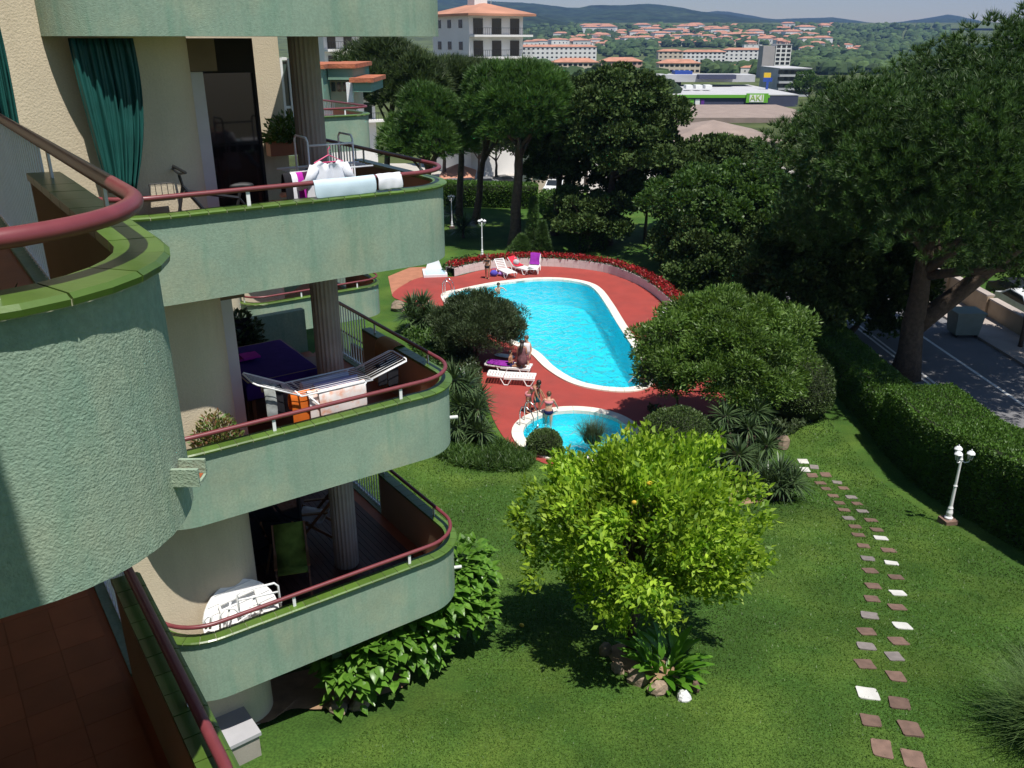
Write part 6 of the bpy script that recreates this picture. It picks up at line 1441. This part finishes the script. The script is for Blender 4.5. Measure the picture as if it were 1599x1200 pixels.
# light car park and small cream house beyond the far hedge
LOT = mat('pale_car_park', C4(0.42, 0.39, 0.35), 0.95, 0.1, 0.3)
mb = MB(); rows = [[(x, y, gz(x, y) + 0.12) for x in np.linspace(-30, 45, 12)] for y in (100, 106, 110, 118, 128, 138, 150)]; mb.grid(rows); tag(mb.build('car_park', LOT), kind='structure')
def house_at(name, label, px0, px1, py_top, py_base, dep, wallm, roofm, roof_h=1.5, storeys=1, cols=4, rz=0.0, cat='house', Y=None, group=None, win=(1.2, 1.3), over=0.5, flat=False, balc=False, rails=None):
    b = ong((px0 + px1) / 2, py_base) if Y is None else None
    if Y is not None: q = atY((px0 + px1) / 2, py_base, Y); b = Vector((q.x, Y, q.z))
    sc_ = (b.y * cp + (CZ - b.z) * sp) / F; W = (px1 - px0) * sc_; H = atY((px0 + px1) / 2, py_top, b.y).z - b.z
    t = thing(name, label, cat, b, rz, group); hz = H - (0 if flat else roof_h)
    mb = MB(); mb.box((0, dep / 2, hz / 2 - 0.5), (W, dep, hz + 1.0)); mb.build('wall', wallm, t, local=True)
    if flat: mb = MB(); mb.box((0, dep / 2, hz + 0.15), (W + over, dep + over, 0.3)); mb.build('roof', roofm, t, local=True)
    else:
        x, y0, y1, yr = W / 2 + over, -over, dep + over, dep / 2; hx = max(0, x - dep / 2)
        mb = MB(); mb.add([(-x, y0, hz), (x, y0, hz), (x, y1, hz), (-x, y1, hz), (-hx, yr, hz + roof_h), (hx, yr, hz + roof_h), (-x, y0, hz - .25), (x, y0, hz - .25), (x, y1, hz - .25), (-x, y1, hz - .25)], [(0, 1, 5, 4), (1, 2, 5), (2, 3, 4, 5), (3, 0, 4), (6, 7, 1, 0), (7, 8, 2, 1), (8, 9, 3, 2), (9, 6, 0, 3), (9, 8, 7, 6)]); mb.build('roof', roofm, t, local=True)
    if cols:
        wm = MB(); wm.box((0, 0, 0), (win[0], 0.12, win[1])); wme = wm.mesh('window', GLASS)
        sh = hz / storeys
        for k in range(storeys):
            for c in range(cols):
                o = bpy.data.objects.new('window', wme); link(o, t); o.location = (-W / 2 + W * (c + 0.5) / cols, -0.02, sh * (k + 0.55))
            if balc:
                mb = MB(); mb.box((0, -0.6, sh * k + 0.5), (W * 0.96, 1.2, 0.9 if rails is None else 0.2)); mb.build('balcony_strip', wallm, t, local=True)
                if rails is not None: mb = MB(); mb.box((0, -1.17, sh * k + 0.95), (W * 0.95, 0.05, 0.7)); mb.build('balcony_rail', rails, t, local=True)
    return t
WWALL = mat('white_house_wall', C4(0.70, 0.68, 0.66), 0.9, 0.05, 0.3); CWALL = mat('cream_house_wall', C4(0.55, 0.46, 0.36), 0.9, 0.08, 0.3); PWALL = mat('pinkish_house_wall', C4(0.50, 0.33, 0.25), 0.9, 0.08, 0.3); GWALL = mat('grey_wall', C4(0.36, 0.33, 0.32), 0.9, 0.06, 0.3)
ORF = mat('orange_roof_tile', C4(0.40, 0.19, 0.125), 0.9, 0.2, 0.25); BRF = mat('brown_flat_roof', C4(0.26, 0.20, 0.17), 0.95, 0.15, 0.3); LGR = mat('light_grey_roof', C4(0.42, 0.42, 0.43), 0.9, 0.1, 0.2)
house_at('house', 'small cream house behind the trunks at the far hedge corner', 828, 905, 238, 302, 9, CWALL, BRF, storeys=1, cols=3, flat=True, cat='house', rz=R(8))
house_at('house', 'white house front seen below the pines', 690, 735, 262, 292, 8, WWALL, ORF, storeys=1, cols=3, cat='house')
# white apartment house with tiled roof above the trees
def white_block(label, px_corner, py_eave, Y, wl_len, wr_len, rz, floors, fh=2.95):
    q = atY(px_corner, py_eave, Y); b = Vector((q.x, Y, q.z - floors * fh)); t = thing('apartment_house', label, 'building', b, rz)
    H = floors * fh
    mb = MB(); mb.box((wr_len / 2, wl_len / 2, H / 2 - 1), (wr_len, wl_len, H + 2)); mb.build('wall', WWALL, t, local=True)
    x0, x1, y0, y1 = -0.9, wr_len + 1.4, -1.4, wl_len + 0.9; rh = 1.5; m_ = (wl_len) / 2
    mb = MB(); mb.add([(x0, y0, H), (x1, y0, H), (x1, y1, H), (x0, y1, H), ((x0 + x1) / 2, m_ - 2, H + rh), ((x0 + x1) / 2, m_ + 2, H + rh), (x0, y0, H - .3), (x1, y0, H - .3), (x1, y1, H - .3), (x0, y1, H - .3)], [(0, 1, 4), (1, 2, 5, 4), (2, 3, 5), (3, 0, 4, 5), (6, 7, 1, 0), (7, 8, 2, 1), (8, 9, 3, 2), (9, 6, 0, 3), (9, 8, 7, 6)]); rf = mb.build('roof', ORF, t, local=True)
    mb = MB(); mb.box((wr_len * 0.55, wl_len * 0.55, H + rh + 0.1), (2.2, 2.0, 1.4)); mb.build('chimney', WWALL, rf, local=True)
    mb = MB(); mb.tube([(wr_len * 0.7, wl_len * .4, H + 1), (wr_len * 0.7, wl_len * .4, H + 4)], 0.05, 5); mb.build('aerial', STEEL, rf, local=True)
    for k in range(max(0, floors - 4), floors):
        z = k * fh
        for x in np.linspace(0.16, 0.84, 3):
            mb = MB(); mb.box((wr_len * x, -0.03, z + 1.25), (wr_len * 0.17, 0.1, 2.1)); mb.build('balcony_door', GLASS, t, local=True)
        for y in (0.22, 0.52, 0.8):
            mb = MB(); mb.box((-0.02, wl_len * y, z + 1.6), (0.1, 1.0, 1.1)); mb.build('window', GLASS, t, local=True)
        mb = MB(); mb.box((wr_len / 2 + 0.4, -0.75, z), (wr_len + 0.8, 1.5, 0.28)); sl = mb.build('balcony_slab', WWALL, t, local=True)
        mb = MB(); mb.bar((0.05, -1.47, z + 1.05), (wr_len + 0.75, -1.47, z + 1.05), 0.05, 0.05)
        for x in np.arange(0.05, wr_len + 0.75, 0.35): mb.bar((x, -1.47, z + 0.14), (x, -1.47, z + 1.05), 0.03, 0.03)
        mb.build('balcony_rail', BLACK, sl, local=True)
    return t
white_block('white apartment house with orange tiled roof above the trees', 732, 21, 132, 11, 9.2, R(33), 8)
white_block('white apartment house far left seen between column and slab', 503, 40, 118, 12, 6.5, R(30), 7)
# middle distance blocks
GB = 'long apartment blocks in the valley'
house_at('apartment_block', 'long white block with orange roof, leftmost in the valley', 800, 931, 70, 100, 14, WWALL, ORF, 2.2, 4, 18, group=GB, cat='building', win=(2.2, 1.5))
house_at('apartment_block', 'cream block with orange roof below the leftmost white one', 862, 934, 91, 124, 13, CWALL, ORF, 2.4, 3, 9, group=GB, cat='building', win=(2.2, 1.4))
house_at('apartment_block', 'cream block with orange roof left of the big oak top', 938, 1002, 90, 120, 13, PWALL, ORF, 2.4, 3, 8, group=GB, cat='building', win=(2.2, 1.4))
house_at('apartment_block', 'long cream block right of the oak top', 1027, 1065, 77, 104, 13, CWALL, ORF, 2.0, 4, 5, group=GB, cat='building', win=(2.2, 1.4))
house_at('apartment_block', 'long white block joined to the cream one', 1064, 1132, 78, 103, 13, WWALL, ORF, 2.0, 4, 10, group=GB, cat='building', win=(2.2, 1.4))
house_at('apartment_block', 'cream block in front of the long white row', 1028, 1092, 93, 124, 12, CWALL, ORF, 2.2, 3, 8, group=GB, cat='building', win=(2.2, 1.4))
house_at('apartment_block', 'white block left of the grey tower', 1130, 1190, 75, 100, 12, WWALL, ORF, 2.0, 4, 8, group=GB, cat='building', win=(2.2, 1.4))
house_at('apartment_block', 'plain white tall block behind the row', 1160, 1188, 70, 92, 10, WWALL, LGR, storeys=5, cols=3, flat=True, group=GB, cat='building')
tw = house_at('tower_block', 'tall grey sided tower block with white balconied front', 1207, 1231, 70, 122, 12, WWALL, LGR, storeys=8, cols=3, flat=True, cat='building', win=(2.4, 1.6))
mb = MB(); h_ = 0; wv = [c for c in tw.children if c.name.startswith('wall')][0]; bb_ = [Vector(c) for c in wv.bound_box]; x0 = min(c.x for c in bb_); zt_ = max(c.z for c in bb_)
mb.box((x0 - 4.1, 6, zt_ / 2 - 0.4), (8.1, 11, zt_ - 0.8)); mb.build('side_wing', GWALL, tw, local=True)
# the store with its sign
SB = mat('dark_blue_cladding', C4(0.045, 0.05, 0.09), 0.6, 0.08, 0.3); SGN = mat('lime_green_sign', C4(0.14, 0.42, 0.03), 0.5, 0.05); SWH = mat('white_sign_panel', C4(0.8, 0.8, 0.78), 0.5, 0.02); YLW = mat('yellow_sign', C4(0.7, 0.45, 0.02), 0.5, 0.03); BLS = mat('blue_sign', C4(0.02, 0.06, 0.30), 0.5, 0.03)
sb_ = ong(1120, 167); sc_ = (sb_.y * cp + 22 * sp) / F; stt = thing('store', 'low dark blue store with a lime green band and AKI sign', 'store', sb_)
def sx_(px): return (px - 1120) * sc_
def sz_(py): return atY(1120, py, sb_.y).z - sb_.z
def sbox(nm, px0, px1, py0, py1, y0, y1, m, par=stt):
    mb = MB(); mb.box(((sx_(px0) + sx_(px1)) / 2, (y0 + y1) / 2, (sz_(py0) + sz_(py1)) / 2), (sx_(px1) - sx_(px0), y1 - y0, sz_(py0) - sz_(py1))); return mb.build(nm, m, par, local=True)
sbox('wall', 1040, 1245, 150, 169, 0, 70, SB); sbox('green_band', 1038, 1200, 148.5, 153, -0.5, 0.0, SGN)
rfz = sz_(149.5); mb = MB(); mb.box((sx_(1142), 35, rfz + 0.15), (sx_(1246) - sx_(1038), 70.2, 0.3)); mb.build('roof', LGR, stt, local=True)
sg = sbox('sign_board', 1163, 1197, 146, 160.5, -0.9, -0.51, SGN); sbox('sign_panel', 1168, 1190, 148, 159.5, -1.0, -0.91, SWH, sg)
tcv = bpy.data.curves.new('letters', 'FONT'); tcv.body = 'AKI'; tcv.size = 2.6; tcv.extrude = 0.03; tcv.align_x = 'CENTER'; tcv.align_y = 'CENTER'
to = bpy.data.objects.new('letters_src', tcv); COL.objects.link(to); dg = bpy.context.evaluated_depsgraph_get(); tm = bpy.data.meshes.new_from_object(to.evaluated_get(dg)); bpy.data.objects.remove(to)
tm.materials.clear(); tm.materials.append(mat('sign_letter_green', C4(0.30, 0.50, 0.02), 0.5)); lo = bpy.data.objects.new('lettering', tm); link(lo, sg); lo.location = (sx_(1179), -1.05, sz_(153.5)); lo.rotation_euler = (math.pi / 2, 0, 0); lo.scale = (1.15, 1.15, 1)
for px0, px1, m in ((1058, 1068, SWH), (1069, 1083, SGN), (1085, 1092, SWH), (1094, 1099, mat('violet_poster', C4(0.12, 0.03, 0.25), 0.5))): sbox('poster', px0, px1, 155, 165.5, -0.15, -0.02, m)
for k, px in enumerate((1088, 1104, 1120)): sbox('roof_unit', px, px + 11, 138.5, 144.5, 22, 27, SWH)
sbox('rear_hall', 1052, 1240, 127, 140, 55, 69, LGR); sbox('blue_annex', 1098, 1130, 121, 128, 60, 68, BLS); sbox('dark_annex', 1134, 1200, 126, 134, 50, 54.9, SB)
house_at('office_building', 'grey glass office building beside the store', 1214, 1262, 108, 150, 30, LGR, LGR, storeys=4, cols=5, flat=True, cat='building', win=(4, 1.6), Y=380)
yp = atY(1196, 150, 350); yp = Vector((yp.x, 350, gz(0, 350))); ysn = thing('pylon_sign', 'yellow and blue pylon sign behind the store', 'sign', yp)
zt1 = atY(1196, 114, 350).z - yp.z; zt0 = atY(1196, 121.5, 350).z - yp.z; zt_b = atY(1196, 128, 350).z - yp.z
mb = MB(); mb.box((0, 0, zt_b / 2), (0.8, 0.8, zt_b)); mb.build('post', BLS, ysn, local=True); mb = MB(); mb.box((0, 0, (zt_b + zt0) / 2), (3.4, 0.7, zt0 - zt_b)); mb.build('lower_panel', BLS, ysn, local=True); mb = MB(); mb.box((-0.3, 0, (zt1 + zt0) / 2 + 0.01), (2.6, 0.7, zt1 - zt0)); mb.build('upper_panel', YLW, ysn, local=True)
house_at('low_building', 'low pale building with a wide brown roof behind the trees', 1048, 1215, 196, 232, 24, CWALL, BRF, 3.0, 1, 9, cat='building', over=1.2, win=(1.6, 1.8))
mb = MB(); p = ong(1145, 191); mb.box(p + Vector((0, 22, 0.7)), (50, 50, 1.4)); tag(mb.build('flat_hall', BRF, loc=p), 'long flat brown roofed hall behind the pale building', 'building')
# ------------------------------------------------------------------ hillside houses, woods, hills
def house_mesh(wm, w_, d_, h):
    mb = MB(); mb.box((0, 0, h / 2 - 1), (w_, d_, h + 2)); x, y = w_ / 2 + .5, d_ / 2 + .5
    mb.add([(-x, -y, h), (x, -y, h), (x, y, h), (-x, y, h), (-x * .5, 0, h + 2.2), (x * .5, 0, h + 2.2)], [(0, 1, 5, 4), (1, 2, 5), (2, 3, 4, 5), (3, 0, 4)], 1)
    for k in (-0.28, 0.05, 0.3): mb.box((k * w_, -d_ / 2 - 0.03, h * 0.55), (1.6, 0.1, 1.8), 0, 2)
    return mb.mesh('hillside_house', [wm, ORF, GLASS])
HM = [(house_mesh(WWALL, 13, 10, 6), 'small white house with orange roof on the far hillside'), (house_mesh(CWALL, 14, 10, 5), 'small cream house with orange roof on the far hillside'), (house_mesh(PWALL, 16, 11, 6), 'small pinkish house with orange roof on the far hillside'), (house_mesh(WWALL, 24, 11, 9), 'larger white house on the far hillside')]
zones = [(1000, 1160, 44, 62, 62), (960, 1240, 58, 72, 66), (870, 1000, 58, 70, 30), (905, 975, 42, 54, 20), (1150, 1320, 52, 70, 34), (1180, 1330, 40, 52, 14), (820, 960, 68, 73, 18), (1235, 1340, 66, 84, 16), (1130, 1200, 108, 118, 12)]
zlab = ['high above the long white row', 'just above the roofs of the valley blocks', 'above the leftmost white block', 'in the upper left cluster', 'right of the tower block', 'high at the right below the skyline', 'behind the leftmost white block', 'beside the umbrella pine edge', 'between the tower and the store']
for (x0, x1, y0, y1, n), zl in zip(zones, zlab):
    for k in range(n):
        me_, lab = random.choice(HM); p = ong(random.uniform(x0, x1), random.uniform(y0, y1) + 2)
        o = inst('hillside_house', me_, None, p, (0, 0, random.uniform(-0.5, 0.5)), [random.uniform(0.85, 1.5) * max(0.5, min(1.15, p.y / 1700))] * 3); l2 = lab.replace('on the far hillside', zl); tag(o, l2, 'house', l2)
FORM = leafmat('distant_leaves', C4(0.022, 0.05, 0.014), C4(0.06, 0.10, 0.03), trans=0.0, clump=0.4, cscale=0.02, rough=0.9)
mb = MB(); 
for k in range(4200):
    px = random.uniform(690, 1480); py = random.choice((random.uniform(66, 120), random.uniform(44, 80), random.uniform(105, 165)))
    p = ong(px, py); 
    if 60 < py < 128 and any(x0 - 3 < px < x1 + 3 and y0 - 3 < py < y1 + 4 for x0, x1, y0, y1 in ((800, 931, 72, 104), (862, 934, 95, 128), (938, 1002, 94, 124), (1027, 1190, 78, 106), (1028, 1092, 98, 128), (1186, 1234, 74, 126))): continue
    if 118 < py and 1040 < px: continue
    if p.y < 170: continue
    r = random.uniform(2.6, 4.8) * (1 + p.y / 2600); mb.ell(p + Vector((0, 0, r * 0.7)), (r * 1.1, r * 1.1, r), 7, 5, jit=0.22)
tag(mb.build('distant_wood', FORM), 'dark tree belts between the far buildings', 'wood', kind='stuff')
# nearer tree tops beyond the garden, individual copies
protoA = broadleaf('far_tree', 'tree', Vector((0, 0, 0)), Vector((0, 0, 6.5)), (4.0, 4.0, 3.6), 34, 150, 0.55, 0.4, OAKL, cr=1.5, r0=0.3)
protoB = broadleaf('far_tree', 'tree', Vector((0, 0, 0)), Vector((0, 0, 6.0)), (4.4, 4.4, 3.2), 34, 150, 0.55, 0.4, SHRUBL, cr=1.5, r0=0.3)
spots = [(695, 287), (722, 286), (748, 287), (775, 284), (805, 286), (838, 290), (1300, 262), (1360, 270), (1420, 300), (1470, 330), (1520, 300), (1580, 320), (1450, 270), (1560, 380), (1600, 400), (1500, 380), (700, 262), (725, 258), (750, 262), (775, 256), (800, 262), (690, 235), (740, 232), (790, 235), (835, 250), (832, 172), (850, 150), (880, 150), (905, 158), (940, 140), (975, 150), (1005, 150), (1032, 165), (760, 170), (790, 160), (820, 140), (870, 128), (1020, 135), (700, 200), (720, 180), (640, 190), (680, 170), (1260, 175), (1290, 180), (1330, 190), (1400, 200), (1470, 210), (1540, 230), (1590, 250)]
for i, (px, py) in enumerate(spots):
    src = protoA if i % 3 else protoB; p = ong(px, py); o = (protoA if i == 1 else protoB if i == 0 else copy_tree(src)); s = random.uniform(0.7, 1.15)
    o.location = p; o.rotation_euler = (0, 0, random.uniform(0, 6)); o.scale = (s, s, s * random.uniform(0.85, 1.15)); lt_ = ('dark' if i % 3 and i != 0 else 'mid green') + ' leafy tree ' + ('below the white apartment house' if px < 815 else 'between the garden oaks and the valley blocks' if px < 1100 else 'across the road behind the big umbrella pine' if py > 255 else 'beside the store behind the big pine'); tag(o, lt_, 'tree', 'tree tops: ' + lt_)
HILL = mat('wooded_hill', C4(0.020, 0.036, 0.018), 0.95, 0.35, 0.012, 0.0, grain=0.45, gscale=0.035, stain=C4(0.034, 0.05, 0.024), sscale=0.004, samt=0.8, spec=0.05)
def ridge(label, table, r0, r1, z0, name='hill', seed=0):
    mb = MB(); rows = []; n = 150; m_ = 34
    for i in range(n + 1):
        px = -500 + 2700 * i / n; py = lerp_tab(table, px); d = ray(px, py); h = d.z / math.hypot(d.x, d.y) * r1 + CZ; az = math.atan2(d.x, d.y); row = []
        for j in range(m_ + 8):
            t = j / m_; r = r0 + (r1 - r0) * t
            if t <= 1: f = t * t * (3 - 2 * t) * 0.55 + 0.45 * t; z = z0 + (h - z0) * f
            else: z = h - (t - 1) * (h - z0) * 1.5
            x, y = r * math.sin(az), r * math.cos(az)
            z += (mnoise.noise(Vector((x * 0.004, y * 0.004, seed))) * 16 * min(1, 3 * t) * (0.35 if 0.9 < t <= 1 else 1) + mnoise.noise(Vector((x * 0.02, y * 0.02, seed))) * 5) * (0 if t == 0 else 1)
            row.append((x, y, z))
        rows.append(row)
    mb.grid(rows); mb.f = [f[::-1] for f in mb.f]; o = mb.build(name, HILL, smooth=True); return tag(o, kind='structure')
ridge('', [(-500, -25), (400, -12), (700, -2), (800, 6), (860, 9), (900, 14), (960, 9), (1010, 7), (1060, 12), (1110, 22), (1150, 28), (1200, 36), (1250, 42), (1320, 46), (1600, 52), (2200, 54)], 2500, 4600, 35)
ridge('', [(-500, 40), (600, 34), (780, 22), (830, 26), (880, 40), (950, 54), (1000, 58), (2200, 60)], 1700, 2600, 0, seed=3)
ridge('', [(-500, 30), (900, 26), (1100, 20), (1130, 17), (1200, 30), (1250, 31), (1300, 28), (1350, 36), (1400, 38), (1440, 31), (1480, 24), (1520, 31), (1570, 42), (1650, 46), (2200, 50)], 3600, 6500, 45, seed=7)
# the air between here and the hills
mb = MB(); mb.box((0, 3300, 150), (16000, 8600, 420)); hz = bpy.data.materials.new('summer_haze'); hz.use_nodes = True; nt = hz.node_tree; nt.nodes.remove(nt.nodes['Principled BSDF'])
pv = nt.nodes.new('ShaderNodeVolumePrincipled'); pv.inputs['Color'].default_value = (0.28, 0.46, 0.95, 1); pv.inputs['Density'].default_value = 0.0001; pv.inputs['Anisotropy'].default_value = 0.2
nt.links.new(pv.outputs[0], nt.nodes['Material Output'].inputs['Volume']); tag(mb.build('haze', hz), 'thin blue summer haze over the valley', 'haze', kind='stuff')
